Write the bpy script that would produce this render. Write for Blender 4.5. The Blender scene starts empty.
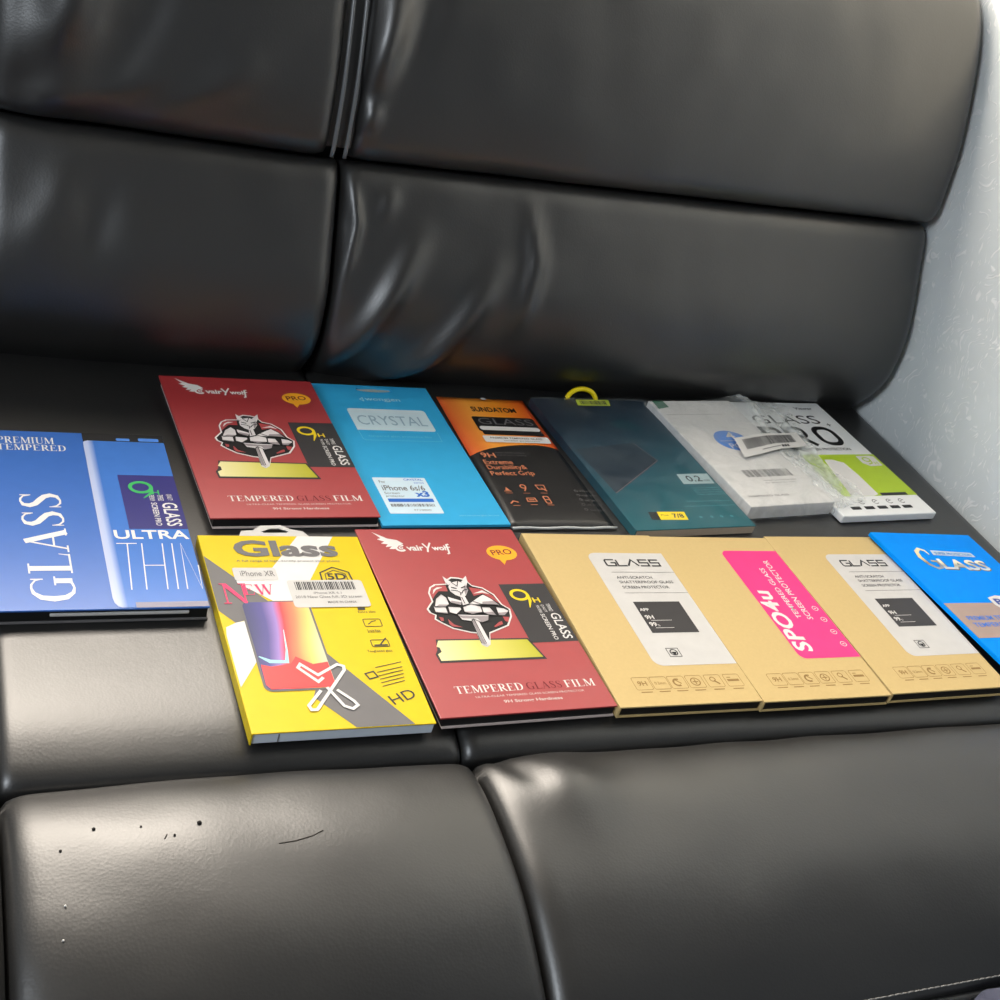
import bpy, bmesh, math, random
from mathutils import Vector, Matrix, noise as mnoise

random.seed(7)
SC = bpy.context.scene
COL = SC.collection
R = math.radians

# ------------------------------------------------------------------ camera
cam_data = bpy.data.cameras.new('camera')
cam_data.sensor_width = 36.0
cam_data.lens = 36.0 * 1278.6 / 1000.0
cam_data.clip_start = 0.01
cam = bpy.data.objects.new('camera', cam_data)
COL.objects.link(cam)
cam.matrix_world = Matrix(((0.90258, -0.02355, -0.42988, -0.5760),
                           (-0.33643, 0.58448, -0.73838, -0.5749),
                           (0.26864, 0.81107, 0.51962, 0.5078),
                           (0, 0, 0, 1)))
SC.camera = cam

# ------------------------------------------------------------------ world, sun, window light, exposure
world = bpy.data.worlds.new('world')
SC.world = world
world.use_nodes = True
wn = world.node_tree.nodes
wn['Background'].inputs[0].default_value = (0.86, 0.93, 1.0, 1)
wn['Background'].inputs[1].default_value = 0.24

def lamp(name, kind, loc, direction, energy, color, **kw):
    d = bpy.data.lights.new(name, kind)
    d.energy = energy
    d.color = color
    for k, v in kw.items():
        setattr(d, k, v)
    o = bpy.data.objects.new(name, d)
    COL.objects.link(o)
    o.location = loc
    o.rotation_euler = Vector(direction).to_track_quat('-Z', 'Y').to_euler()
    return o

lamp('sun', 'SUN', (-3, 3, 3), (2.0, -1.0, -0.74), 6.0, (1.0, 0.80, 0.56), angle=R(3))
# daylight coming in through the window above the sofa back
lamp('window_daylight', 'AREA', (-0.53, 0.93, 1.06), (0.0, -1.0, -0.42), 52.0, (1.0, 0.90, 0.78),
     shape='RECTANGLE', size=0.95, size_y=0.8)
# daylight of the room's other window, far to the left of the sofa
lamp('side_window_daylight', 'AREA', (-1.95, -0.95, 1.25), (1.9, 1.1, -1.0), 25.0, (0.86, 0.93, 1.0),
     shape='RECTANGLE', size=0.45, size_y=0.75)

SC.view_settings.view_transform = 'Standard'
SC.view_settings.look = 'None'
SC.view_settings.gamma = 1.0
SC.view_settings.use_curve_mapping = False
SC.view_settings.exposure = 0.0

# ------------------------------------------------------------------ materials
def lin(c):
    out = []
    for v in c[:3]:
        v = v / 255.0
        out.append(v / 12.92 if v <= 0.04045 else ((v + 0.055) / 1.055) ** 2.4)
    return (out[0], out[1], out[2], 1.0)

def new_mat(name):
    m = bpy.data.materials.new(name)
    m.use_nodes = True
    nt = m.node_tree
    return m, nt, nt.nodes['Principled BSDF']

def node(nt, typ, **kw):
    n = nt.nodes.new(typ)
    for k, v in kw.items():
        setattr(n, k, v)
    return n

def mat(name, rgb, rough=0.5, spec=0.35, var=0.06, scale=90, bump=0.0, bscale=400, coat=0.0, metal=0.0):
    """plain printed board, film or plastic with a faint mottling"""
    m, nt, b = new_mat(name)
    tc = node(nt, 'ShaderNodeTexCoord')
    nz = node(nt, 'ShaderNodeTexNoise')
    nz.inputs['Scale'].default_value = scale
    nz.inputs['Detail'].default_value = 3
    nt.links.new(tc.outputs['Object'], nz.inputs['Vector'])
    mx = node(nt, 'ShaderNodeMix', data_type='RGBA')
    c = lin(rgb)
    mx.inputs['A'].default_value = tuple(v * (1 - var) for v in c[:3]) + (1,)
    mx.inputs['B'].default_value = tuple(min(1, v * (1 + var)) for v in c[:3]) + (1,)
    nt.links.new(nz.outputs['Fac'], mx.inputs['Factor'])
    nt.links.new(mx.outputs['Result'], b.inputs['Base Color'])
    b.inputs['Roughness'].default_value = rough
    b.inputs['Specular IOR Level'].default_value = spec
    b.inputs['Coat Weight'].default_value = coat
    b.inputs['Metallic'].default_value = metal
    if bump:
        n2 = node(nt, 'ShaderNodeTexNoise')
        n2.inputs['Scale'].default_value = bscale
        nt.links.new(tc.outputs['Object'], n2.inputs['Vector'])
        bp = node(nt, 'ShaderNodeBump')
        bp.inputs['Strength'].default_value = bump
        bp.inputs['Distance'].default_value = 0.001
        nt.links.new(n2.outputs['Fac'], bp.inputs['Height'])
        nt.links.new(bp.outputs['Normal'], b.inputs['Normal'])
    return m

def mat_ramp(name, stops, axis, lo, hi, rough=0.4, spec=0.4, wob=0.0, wscale=15):
    """a printed colour blend running across the artwork in the box's own coordinates"""
    m, nt, b = new_mat(name)
    tc = node(nt, 'ShaderNodeTexCoord')
    dot = node(nt, 'ShaderNodeVectorMath', operation='DOT_PRODUCT')
    a = Vector(axis).normalized()
    dot.inputs[1].default_value = a
    nt.links.new(tc.outputs['Object'], dot.inputs[0])
    src = dot.outputs['Value']
    if wob:
        nz = node(nt, 'ShaderNodeTexNoise')
        nz.inputs['Scale'].default_value = wscale
        nz.inputs['Detail'].default_value = 1
        nt.links.new(tc.outputs['Object'], nz.inputs['Vector'])
        ma = node(nt, 'ShaderNodeMath', operation='MULTIPLY_ADD')
        ma.inputs[1].default_value = wob
        nt.links.new(nz.outputs['Fac'], ma.inputs[0])
        nt.links.new(src, ma.inputs[2])
        src = ma.outputs[0]
    mr = node(nt, 'ShaderNodeMapRange')
    mr.inputs['From Min'].default_value = lo
    mr.inputs['From Max'].default_value = hi
    nt.links.new(src, mr.inputs['Value'])
    cr = node(nt, 'ShaderNodeValToRGB')
    el = cr.color_ramp.elements
    while len(el) < len(stops):
        el.new(0.5)
    for e, (p, c) in zip(el, stops):
        e.position = p
        e.color = lin(c)
    nt.links.new(mr.outputs['Result'], cr.inputs['Fac'])
    nt.links.new(cr.outputs['Color'], b.inputs['Base Color'])
    b.inputs['Roughness'].default_value = rough
    b.inputs['Specular IOR Level'].default_value = spec
    return m

def leather(name):
    m, nt, b = new_mat(name)
    tc = node(nt, 'ShaderNodeTexCoord')
    n1 = node(nt, 'ShaderNodeTexNoise')
    n1.inputs['Scale'].default_value = 9
    n1.inputs['Detail'].default_value = 5
    nt.links.new(tc.outputs['Object'], n1.inputs['Vector'])
    cr = node(nt, 'ShaderNodeValToRGB')
    cr.color_ramp.elements[0].position = 0.3
    cr.color_ramp.elements[0].color = lin((25, 25, 25))
    cr.color_ramp.elements[1].position = 0.72
    cr.color_ramp.elements[1].color = lin((33, 32, 31))
    nt.links.new(n1.outputs['Fac'], cr.inputs['Fac'])
    nt.links.new(cr.outputs['Color'], b.inputs['Base Color'])
    mr = node(nt, 'ShaderNodeMapRange')
    mr.inputs['To Min'].default_value = 0.36
    mr.inputs['To Max'].default_value = 0.45
    nt.links.new(n1.outputs['Fac'], mr.inputs['Value'])
    nt.links.new(mr.outputs['Result'], b.inputs['Roughness'])
    b.inputs['Specular IOR Level'].default_value = 1.0
    v = node(nt, 'ShaderNodeTexVoronoi')
    v.inputs['Scale'].default_value = 620
    nt.links.new(tc.outputs['Object'], v.inputs['Vector'])
    n2 = node(nt, 'ShaderNodeTexNoise')
    n2.inputs['Scale'].default_value = 34
    n2.inputs['Detail'].default_value = 4
    nt.links.new(tc.outputs['Object'], n2.inputs['Vector'])
    bp = node(nt, 'ShaderNodeBump')
    bp.inputs['Strength'].default_value = 0.07
    bp.inputs['Distance'].default_value = 0.0006
    nt.links.new(v.outputs['Distance'], bp.inputs['Height'])
    bp2 = node(nt, 'ShaderNodeBump')
    bp2.inputs['Strength'].default_value = 0.055
    bp2.inputs['Distance'].default_value = 0.004
    nt.links.new(n2.outputs['Fac'], bp2.inputs['Height'])
    nt.links.new(bp.outputs['Normal'], bp2.inputs['Normal'])
    nt.links.new(bp2.outputs['Normal'], b.inputs['Normal'])
    return m

def wall_paper(name, base, fleck):
    """pale grey-blue wall covering with scattered short pale fibres pressed in"""
    m, nt, b = new_mat(name)
    tc = node(nt, 'ShaderNodeTexCoord')
    def fibres(rot, scale, seed, thr):
        mp = node(nt, 'ShaderNodeMapping')
        mp.inputs['Rotation'].default_value = (rot, 0, 0)
        mp.inputs['Location'].default_value = (seed, seed * 1.7, seed * .6)
        mp.inputs['Scale'].default_value = (0.0, scale, scale * 0.36)
        nz0 = node(nt, 'ShaderNodeTexNoise')
        nz0.inputs['Scale'].default_value = 26
        nt.links.new(tc.outputs['Object'], nz0.inputs['Vector'])
        add = node(nt, 'ShaderNodeMixRGB', blend_type='LINEAR_LIGHT')
        add.inputs['Fac'].default_value = 0.028
        nt.links.new(tc.outputs['Object'], add.inputs[1])
        nt.links.new(nz0.outputs['Color'], add.inputs[2])
        nt.links.new(add.outputs[0], mp.inputs['Vector'])
        nz = node(nt, 'ShaderNodeTexNoise')
        nz.inputs['Scale'].default_value = 1.0
        nz.inputs['Detail'].default_value = 1.5
        nt.links.new(mp.outputs['Vector'], nz.inputs['Vector'])
        mr = node(nt, 'ShaderNodeMapRange')
        mr.inputs['From Min'].default_value = thr
        mr.inputs['From Max'].default_value = thr + 0.07
        nt.links.new(nz.outputs['Fac'], mr.inputs['Value'])
        return mr.outputs['Result']
    f1 = fibres(0.5, 250, 3.1, 0.635)
    f2 = fibres(-0.6, 235, 8.7, 0.645)
    f3 = fibres(1.7, 260, 5.2, 0.655)
    mx1 = node(nt, 'ShaderNodeMath', operation='MAXIMUM')
    nt.links.new(f1, mx1.inputs[0]); nt.links.new(f2, mx1.inputs[1])
    mx2 = node(nt, 'ShaderNodeMath', operation='MAXIMUM')
    nt.links.new(mx1.outputs[0], mx2.inputs[0]); nt.links.new(f3, mx2.inputs[1])
    bn = node(nt, 'ShaderNodeTexNoise')
    bn.inputs['Scale'].default_value = 30
    bn.inputs['Detail'].default_value = 5
    nt.links.new(tc.outputs['Object'], bn.inputs['Vector'])
    cb = node(nt, 'ShaderNodeMix', data_type='RGBA')
    c = lin(base)
    cb.inputs['A'].default_value = tuple(x * 0.94 for x in c[:3]) + (1,)
    cb.inputs['B'].default_value = tuple(x * 1.06 for x in c[:3]) + (1,)
    nt.links.new(bn.outputs['Fac'], cb.inputs['Factor'])
    cf = node(nt, 'ShaderNodeMix', data_type='RGBA')
    sc_ = node(nt, 'ShaderNodeMath', operation='MULTIPLY')
    sc_.inputs[1].default_value = 0.7
    nt.links.new(mx2.outputs[0], sc_.inputs[0])
    nt.links.new(sc_.outputs[0], cf.inputs['Factor'])
    nt.links.new(cb.outputs['Result'], cf.inputs['A'])
    cf.inputs['B'].default_value = lin(fleck)
    nt.links.new(cf.outputs['Result'], b.inputs['Base Color'])
    b.inputs['Roughness'].default_value = 0.6
    b.inputs['Specular IOR Level'].default_value = 0.3
    bp = node(nt, 'ShaderNodeBump')
    bp.inputs['Strength'].default_value = 0.35
    bp.inputs['Distance'].default_value = 0.001
    nt.links.new(mx2.outputs[0], bp.inputs['Height'])
    nt.links.new(bp.outputs['Normal'], b.inputs['Normal'])
    return m

def film(name, tint, clear, rough=0.12, lo=0.0, fade=None):
    """thin clear plastic: mostly see-through, a milky share where it is creased, glossy"""
    m, nt, b = new_mat(name)
    b.inputs['Base Color'].default_value = lin(tint)
    b.inputs['Roughness'].default_value = rough
    b.inputs['Specular IOR Level'].default_value = 0.6
    tr = node(nt, 'ShaderNodeBsdfTransparent')
    mix = node(nt, 'ShaderNodeMixShader')
    tc = node(nt, 'ShaderNodeTexCoord')
    nz = node(nt, 'ShaderNodeTexNoise')
    nz.inputs['Scale'].default_value = 38
    nz.inputs['Detail'].default_value = 5
    nz.inputs['Distortion'].default_value = 1.2
    nt.links.new(tc.outputs['Object'], nz.inputs['Vector'])
    mr = node(nt, 'ShaderNodeMapRange')
    mr.inputs['From Min'].default_value = 0.35
    mr.inputs['From Max'].default_value = 0.72
    mr.inputs['To Min'].default_value = lo
    mr.inputs['To Max'].default_value = 1 - clear
    nt.links.new(nz.outputs['Fac'], mr.inputs['Value'])
    fac = mr.outputs['Result']
    if fade:                       # the film is doubled and milkier where it is gathered beside the carton
        sx = node(nt, 'ShaderNodeSeparateXYZ')
        nt.links.new(tc.outputs['Object'], sx.inputs[0])
        mr2 = node(nt, 'ShaderNodeMapRange')
        mr2.inputs['From Min'].default_value, mr2.inputs['From Max'].default_value = -.05, .10
        nt.links.new(sx.outputs['X'], mr2.inputs['Value'])
        fr = node(nt, 'ShaderNodeValToRGB')
        while len(fr.color_ramp.elements) < len(fade):
            fr.color_ramp.elements.new(.5)
        for el_, (pp, vv) in zip(fr.color_ramp.elements, fade):
            el_.position = pp
            el_.color = (vv, vv, vv, 1)
        nt.links.new(mr2.outputs['Result'], fr.inputs['Fac'])
        ml = node(nt, 'ShaderNodeMath', operation='MULTIPLY')
        nt.links.new(fac, ml.inputs[0])
        nt.links.new(fr.outputs['Color'], ml.inputs[1])
        fac = ml.outputs[0]
    nt.links.new(fac, mix.inputs['Fac'])
    nt.links.new(tr.outputs[0], mix.inputs[1])
    nt.links.new(b.outputs[0], mix.inputs[2])
    nt.links.new(mix.outputs[0], nt.nodes['Material Output'].inputs['Surface'])
    return m

M = {}
def mm(key, *a, **k):
    if key not in M:
        M[key] = mat(key, *a, **k)
    return M[key]

LEATHER = leather('black leather')
CORD = mat('cord with painted sheen', (96, 99, 101), rough=0.3, spec=0.6)  # lighter grey painted in for the light caught by the shiny leather cords
PIPE = mat('black piping', (40, 39, 39), rough=0.45, spec=0.4)
mm('black print', (24, 24, 26), rough=0.45)
mm('dark print', (48, 48, 50), rough=0.5)
mm('grey print', (105, 103, 104), rough=0.5)
mm('white print', (218, 216, 213), rough=0.5)
mm('white card', (198, 196, 193), rough=0.55)
mm('black tray', (22, 22, 23), rough=0.5)
mm('cherry red board', (160, 44, 48), rough=0.42, spec=0.95)
mm('pale edge', (205, 190, 185), rough=0.6)
mm('deep red print', (112, 26, 36), rough=0.45)
mm('orange print', (246, 170, 40), rough=0.45)
mm('charcoal print', (52, 50, 52), rough=0.45)
mm('lemon print', (226, 198, 22), rough=0.45)
mm('kraft board', (199, 174, 121), rough=0.75, spec=0.2, var=0.05, scale=420)
mm('kraft ink', (150, 120, 72), rough=0.8)
mm('pink print', (243, 52, 128), rough=0.5)

# ------------------------------------------------------------------ mesh helpers
def obj(name, bm, material, parent=None, smooth=False, label=None):
    me = bpy.data.meshes.new(name)
    bm.normal_update()
    bm.to_mesh(me)
    bm.free()
    if smooth:
        for p in me.polygons:
            p.use_smooth = True
    o = bpy.data.objects.new(name, me)
    me.materials.append(material)
    COL.objects.link(o)
    if parent:
        o.parent = parent
    if label:
        o['label'] = label
    return o

def tag(o, label, cat, group=None):
    o['label'] = label
    o['category'] = cat
    if group:
        o['group'] = group
    return o

def thing(name, label, cat, loc=(0, 0, 0), rz=0.0, ry=0.0, group=None):
    o = bpy.data.objects.new(name, None)
    o.empty_display_size = 0.02
    COL.objects.link(o)
    o.rotation_mode = 'XYZ'
    o.location = loc
    o.rotation_euler = (0, ry, rz)
    return tag(o, label, cat, group)

def box(bm, x0, x1, y0, y1, z0, z1, bev=0.0):
    r = bmesh.ops.create_cube(bm, size=1.0)
    vs = r['verts']
    for v in vs:
        v.co.x = x0 if v.co.x < 0 else x1
        v.co.y = y0 if v.co.y < 0 else y1
        v.co.z = z0 if v.co.z < 0 else z1
    if bev:
        es = list({e for v in vs for e in v.link_edges})
        bmesh.ops.bevel(bm, geom=es, offset=bev, segments=2, affect='EDGES', profile=0.5)
    return bm

def tube(bm, pts, r, seg=8, closed=False):
    pts = [Vector(p) for p in pts]
    rings = []
    n = len(pts)
    for i, p in enumerate(pts):
        if closed:
            d = pts[(i + 1) % n] - pts[i - 1]
        else:
            d = pts[min(i + 1, n - 1)] - pts[max(i - 1, 0)]
        d.normalize()
        up = Vector((0, 0, 1)) if abs(d.z) < 0.9 else Vector((1, 0, 0))
        a = d.cross(up).normalized()
        b = d.cross(a)
        rings.append([bm.verts.new(p + (a * math.cos(t) + b * math.sin(t)) * r)
                      for t in [2 * math.pi * k / seg for k in range(seg)]])
    m = n if closed else n - 1
    for i in range(m):
        A, B = rings[i], rings[(i + 1) % n]
        for k in range(seg):
            bm.faces.new((A[k], A[(k + 1) % seg], B[(k + 1) % seg], B[k]))
    if not closed:
        bm.faces.new(list(reversed(rings[0])))
        bm.faces.new(rings[-1])
    return bm

def curve_geo(outlines, extrude=0.0):
    """filled outline, holes included -> (verts, faces)"""
    cu = bpy.data.curves.new('tmp', 'CURVE')
    cu.dimensions = '2D'
    cu.fill_mode = 'BOTH' if extrude else 'FRONT'
    cu.extrude = extrude
    for pts in outlines:
        sp = cu.splines.new('POLY')
        sp.points.add(len(pts) - 1)
        for q, (x, y) in zip(sp.points, pts):
            q.co = (x, y, 0, 1)
        sp.use_cyclic_u = True
    return _geo(cu)

def _geo(cu):
    o = bpy.data.objects.new('tmp', cu)
    COL.objects.link(o)
    dg = bpy.context.evaluated_depsgraph_get()
    dg.update()
    me = bpy.data.meshes.new_from_object(o.evaluated_get(dg))
    vs = [v.co.copy() for v in me.vertices]
    fs = [tuple(p.vertices) for p in me.polygons]
    bpy.data.objects.remove(o)
    bpy.data.curves.remove(cu)
    bpy.data.meshes.remove(me)
    return vs, fs

# ---- flat artwork, all in millimetres from the lower left corner of a box lid
def add_faces(bm, pts, faces, z):
    vs = [bm.verts.new((p[0], p[1], z)) for p in pts]
    for f in faces:
        try:
            bm.faces.new([vs[i] for i in f])
        except ValueError:
            pass

def poly(pts):
    return lambda bm, z: add_faces(bm, pts, [range(len(pts))], z)

def shape(*outlines):
    def f(bm, z):
        v, fs = curve_geo(outlines)
        add_faces(bm, v, fs, z)
    return f

def arc_pts(cx, cy, rx, ry, a0, a1, n=20):
    return [(cx + rx * math.cos(R(a0 + (a1 - a0) * i / n)), cy + ry * math.sin(R(a0 + (a1 - a0) * i / n)))
            for i in range(n + 1)]

def ell(cx, cy, rx, ry, n=32):
    return poly(arc_pts(cx, cy, rx, ry, 0, 360 - 360 / n, n - 1))

def rr_pts(u0, v0, u1, v1, r, corners='1111'):
    """rounded rectangle, corners BL BR TR TL"""
    p = []
    for c, (cx, cy, a) in zip(corners, ((u0 + r, v0 + r, 180), (u1 - r, v0 + r, 270), (u1 - r, v1 - r, 0), (u0 + r, v1 - r, 90))):
        if c == '1':
            p += arc_pts(cx, cy, r, r, a, a + 90, 8)
        else:
            p.append(({180: u0, 270: u1, 0: u1, 90: u0}[a], {180: v0, 270: v0, 0: v1, 90: v1}[a]))
    return p

def rrect(u0, v0, u1, v1, r, corners='1111'):
    return poly(rr_pts(u0, v0, u1, v1, r, corners))

def rect(u0, v0, u1, v1):
    return poly([(u0, v0), (u1, v0), (u1, v1), (u0, v1)])

def stroke(pts, w, closed=False):
    """polyline of width w; a point may carry its own width as a third number"""
    def f(bm, z):
        P = [Vector((p[0], p[1])) for p in pts]
        Wd = [p[2] if len(p) > 2 else w for p in pts]
        n = len(P)
        L, Rr = [], []
        for i in range(n):
            if closed:
                d1 = (P[i] - P[i - 1]); d2 = (P[(i + 1) % n] - P[i])
            else:
                d1 = P[i] - P[i - 1] if i else P[1] - P[0]
                d2 = P[i + 1] - P[i] if i < n - 1 else d1
            d1 = d1.normalized(); d2 = d2.normalized()
            t = (d1 + d2)
            if t.length < 1e-6:
                t = d1
            t.normalize()
            nrm = Vector((-t.y, t.x))
            k = max(0.45, nrm.dot(Vector((-d1.y, d1.x))))
            h = Wd[i] / 2 / k
            L.append(bm.verts.new((P[i].x + nrm.x * h, P[i].y + nrm.y * h, z)))
            Rr.append(bm.verts.new((P[i].x - nrm.x * h, P[i].y - nrm.y * h, z)))
        for i in range(n if closed else n - 1):
            j = (i + 1) % n
            bm.faces.new((Rr[i], Rr[j], L[j], L[i]))
    return f

def place(v, u0, v0, w, h, rot=0.0, shear=0.0):
    x0 = min(p[0] for p in v); x1 = max(p[0] for p in v)
    y0 = min(p[1] for p in v); y1 = max(p[1] for p in v)
    ca, sa = math.cos(R(rot)), math.sin(R(rot))
    out = []
    for p in v:
        x = (p[0] - x0) / max(1e-9, x1 - x0) * w
        y = (p[1] - y0) / max(1e-9, y1 - y0) * h
        x += shear * y
        out.append((u0 + x * ca - y * sa, v0 + x * sa + y * ca))
    return out

def text(s, u0, v0, w, h, rot=0.0, bold=0.0, shear=0.0, gap=1.0):
    """lettering fitted to w x h, lower left at (u0, v0), turned by rot about it"""
    def f(bm, z):
        cu = bpy.data.curves.new('tmp', 'FONT')
        cu.body = s
        cu.size = 1.0
        cu.offset = bold
        cu.space_character = gap
        cu.resolution_u = 3
        cu.fill_mode = 'FRONT'
        v, fs = _geo(cu)
        add_faces(bm, place(v, u0, v0, w, h, rot, shear), fs, z)
    return f

# high-contrast roman capitals drawn as strokes: x, y, width (cap height 1)
TK, TN = 0.16, 0.045
def _s(*p): return p
def _arc(cx, cy, rx, ry, a0, a1, n=16):
    o = []
    for i in range(n + 1):
        a = R(a0 + (a1 - a0) * i / n)
        o.append((cx + rx * math.cos(a), cy + ry * math.sin(a), TN + (TK - TN) * abs(math.cos(a)) ** 1.5))
    return o
def _serif(x, y, w=0.17):
    yy = y + (0.02 if y < 0.5 else -0.02)
    return [(x - w, yy, 0.04), (x + w, yy, 0.04)]
def _v(x, w=TK, y0=0.0, y1=1.0): return [(x, y0, w), (x, y1, w)]
GLY = {
 'I': (0.42, [_v(.2), _serif(.2, 0), _serif(.2, 1)]),
 'L': (0.74, [_v(.2), _serif(.2, 0), _serif(.2, 1), [(.2, .022, .045), (.70, .022, .045)], [(.66, 0, .04), (.71, .26, .02)]]),
 'E': (0.78, [_v(.2), _serif(.2, 0), _serif(.2, 1), [(.2, .022, .045), (.70, .022, .045)], [(.67, 0, .05), (.72, .26, .02)],
              [(.2, .978, .045), (.67, .978, .045)], [(.65, 1, .05), (.67, .77, .02)], [(.2, .52, .045), (.5, .52, .045)], [(.5, .40, .03), (.5, .64, .03)]]),
 'F': (0.72, [_v(.2), _serif(.2, 0), _serif(.2, 1), [(.2, .978, .045), (.67, .978, .045)], [(.65, 1, .05), (.67, .77, .02)],
              [(.2, .52, .045), (.5, .52, .045)], [(.5, .40, .03), (.5, .64, .03)]]),
 'T': (0.84, [_v(.42), _serif(.42, 0), [(.05, .978, .045), (.79, .978, .045)], [(.07, 1, .05), (.05, .76, .02)], [(.77, 1, .05), (.79, .76, .02)]]),
 'A': (0.86, [[(.12, 0, .05), (.42, 1, .05)], [(.40, 1, .16), (.74, 0, .16)], [(.22, .33, .045), (.62, .33, .045)], _serif(.12, 0, .12), _serif(.74, 0, .13)]),
 'M': (1.08, [_v(.16, .05), [(.2, .98, .16), (.53, .04, .13)], [(.53, .04, .05), (.86, .98, .05)], _v(.9), _serif(.16, 0, .12), _serif(.9, 0), [(.04, .98, .04), (.24, .98, .04)], [(.82, .98, .04), (1.06, .98, .04)]]),
 'N': (0.92, [_v(.16, .05), [(.18, .97, .16), (.76, .03, .13)], _v(.76, .05), _serif(.16, 0, .12), [(.02, .98, .04), (.24, .98, .04)], _serif(.76, 1, .12)]),
 'P': (0.74, [_v(.2), _serif(.2, 0), _serif(.2, 1), [(.2, .978, .045), (.40, .978, .045)] , _arc(.40, .73, .22, .25, 90, -90), [(.40, .48, .045), (.2, .48, .045)]]),
 'R': (0.84, [_v(.2), _serif(.2, 0), _serif(.2, 1), [(.2, .978, .045), (.40, .978, .045)], _arc(.40, .74, .21, .24, 90, -90), [(.40, .50, .045), (.2, .50, .045)], [(.40, .5, .15), (.72, .02, .15)], [(.66, .02, .04), (.84, .02, .04)]]),
 'D': (0.88, [_v(.2), _serif(.2, 0), _serif(.2, 1), [(.2, .978, .045), (.38, .978, .045)], _arc(.38, .5, .36, .48, 90, -90), [(.38, .022, .045), (.2, .022, .045)]]),
 'U': (0.90, [_v(.2, TK, .3), _serif(.2, 1), _v(.74, .05, .3), _serif(.74, 1, .12), [(.2, .32, TK), (.22, .18, .13), (.32, .05, .08), (.47, .02, .05), (.62, .06, .05), (.72, .18, .05), (.74, .32, .05)]]),
 'W': (1.20, [[(.12, 1, .16), (.38, 0, .14)], [(.38, 0, .05), (.60, .95, .05)], [(.58, 1, .16), (.84, 0, .14)], [(.84, 0, .05), (1.08, 1, .05)], _serif(.12, 1, .12), _serif(.60, 1, .12), _serif(1.08, 1, .1)]),
 'G': (0.94, [[(.80, .74, .02), (.76, .88, .04), (.62, .97, .05), (.50, .98, .05), (.34, .94, .09), (.19, .78, .14), (.14, .5, .17), (.19, .22, .14), (.34, .06, .09), (.50, .02, .05), (.64, .05, .06), (.72, .1, .08)],
              [(.80, .70, .035), (.80, .98, .035)], _v(.74, TK, .04, .42), _serif(.74, .42 + .0, .15)]),
 'S': (0.68, [[(.55, .76, .03), (.52, .90, .04), (.42, .97, .05), (.32, .98, .05), (.19, .92, .10), (.15, .77, .14), (.22, .63, .15), (.36, .52, .16), (.50, .40, .15), (.56, .25, .14), (.51, .09, .10), (.36, .02, .05), (.24, .03, .05), (.14, .12, .04), (.10, .26, .03)],
              [(.56, .72, .03), (.56, .98, .03)], [(.10, .02, .03), (.10, .30, .03)]]),
}
def serif(s, u0, v0, w, h, rot=0.0):
    def f(bm, z):
        b2 = bmesh.new()
        x = 0.0
        nk = 0
        for ch in s:
            if ch == ' ':
                x += 0.35
                continue
            adv, strokes = GLY[ch]
            for st in strokes:
                nk += 1
                stroke([(x + p[0], p[1], p[2]) for p in st], 0.05)(b2, 0.000006 * (nk % 9))
            x += adv + 0.03
        b2.verts.index_update()
        v = [(q.co.x, q.co.y) for q in b2.verts]
        zs = [q.co.z for q in b2.verts]
        fs = [[q.index for q in fc.verts] for fc in b2.faces]
        b2.free()
        pl = place(v, u0, v0, w, h, rot)
        nv = [bm.verts.new((p[0], p[1], z + dz)) for p, dz in zip(pl, zs)]
        for fc in fs:
            bm.faces.new([nv[i] for i in fc])
    return f

def bars(u0, v0, u1, v1, n, seed, skew=0.0):
    """bar code stripes"""
    rnd = random.Random(seed)
    def f(bm, z):
        x = u0
        step = (u1 - u0) / n
        for i in range(n):
            w = step * rnd.choice((0.35, 0.5, 0.75))
            add_faces(bm, [(x, v0), (x + w, v0), (x + w + skew, v1), (x + skew, v1)], [range(4)], z)
            x += step
    return f

class Lid:
    """prints laid on the top of a box; layers a tenth of a millimetre apart"""
    def __init__(self, root, W, H, t, off=0.0):
        self.root, self.W, self.H, self.t, self.off = root, W, H, t, off
    def put(self, name, m, layer, *items, parent=None, label=None, thick=0.0):
        bm = bmesh.new()
        for k, it in enumerate(items):
            it(bm, 0.000008 * (k % 6))
        z = self.t + 0.00012 * (layer + 1)
        for v in bm.verts:
            v.co = Vector(((v.co.x + self.off) / 1000 - self.W / 2, v.co.y / 1000 - self.H / 2, z + v.co.z))
        for fc in bm.faces:
            fc.normal_update()
            if fc.normal.z < 0:
                fc.normal_flip()
        return obj(name, bm, m if not isinstance(m, str) else M[m], parent or self.root, label=label)

# ------------------------------------------------------------------ room
def struct(name, bm, m, smooth=False):
    o = obj(name, bm, m, smooth=smooth)
    o['kind'] = 'structure'
    return o

WALLP = wall_paper('fibre wall covering', (218, 224, 225), (247, 248, 248))
bm = bmesh.new(); box(bm, 0.327, 0.43, -0.28, 0.90, -0.45, 1.95); struct('wall_right', bm, WALLP)
# back wall with the window opening above the sofa
bm = bmesh.new()
wx0, wx1, wz0, wz1, yb0, yb1 = -1.02, 0.02, 0.640, 1.46, 0.80, 0.90
box(bm, -3.0, wx0, yb0, yb1, -0.45, 1.95)
box(bm, wx1, 0.326, yb0, yb1, -0.45, 1.95)
box(bm, wx0, wx1, yb0, yb1, -0.45, wz0)
box(bm, wx0, wx1, yb0, yb1, wz1, 1.95)
struct('wall_back', bm, WALLP)
bm = bmesh.new()
for a in ((wx0, wx1, wz0 + .001, wz0 + .012), (wx0, wx1, wz1 - .04, wz1 - .001)):
    box(bm, a[0] + .001, a[1] - .001, yb0 + .01, yb1 - .01, a[2], a[3])
for a in ((wx0 + .001, wx0 + .04), (wx1 - .03, wx1 - .001)):
    box(bm, a[0], a[1], yb0 + .01, yb1 - .01, wz0 + .012, wz1 - .04)
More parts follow.
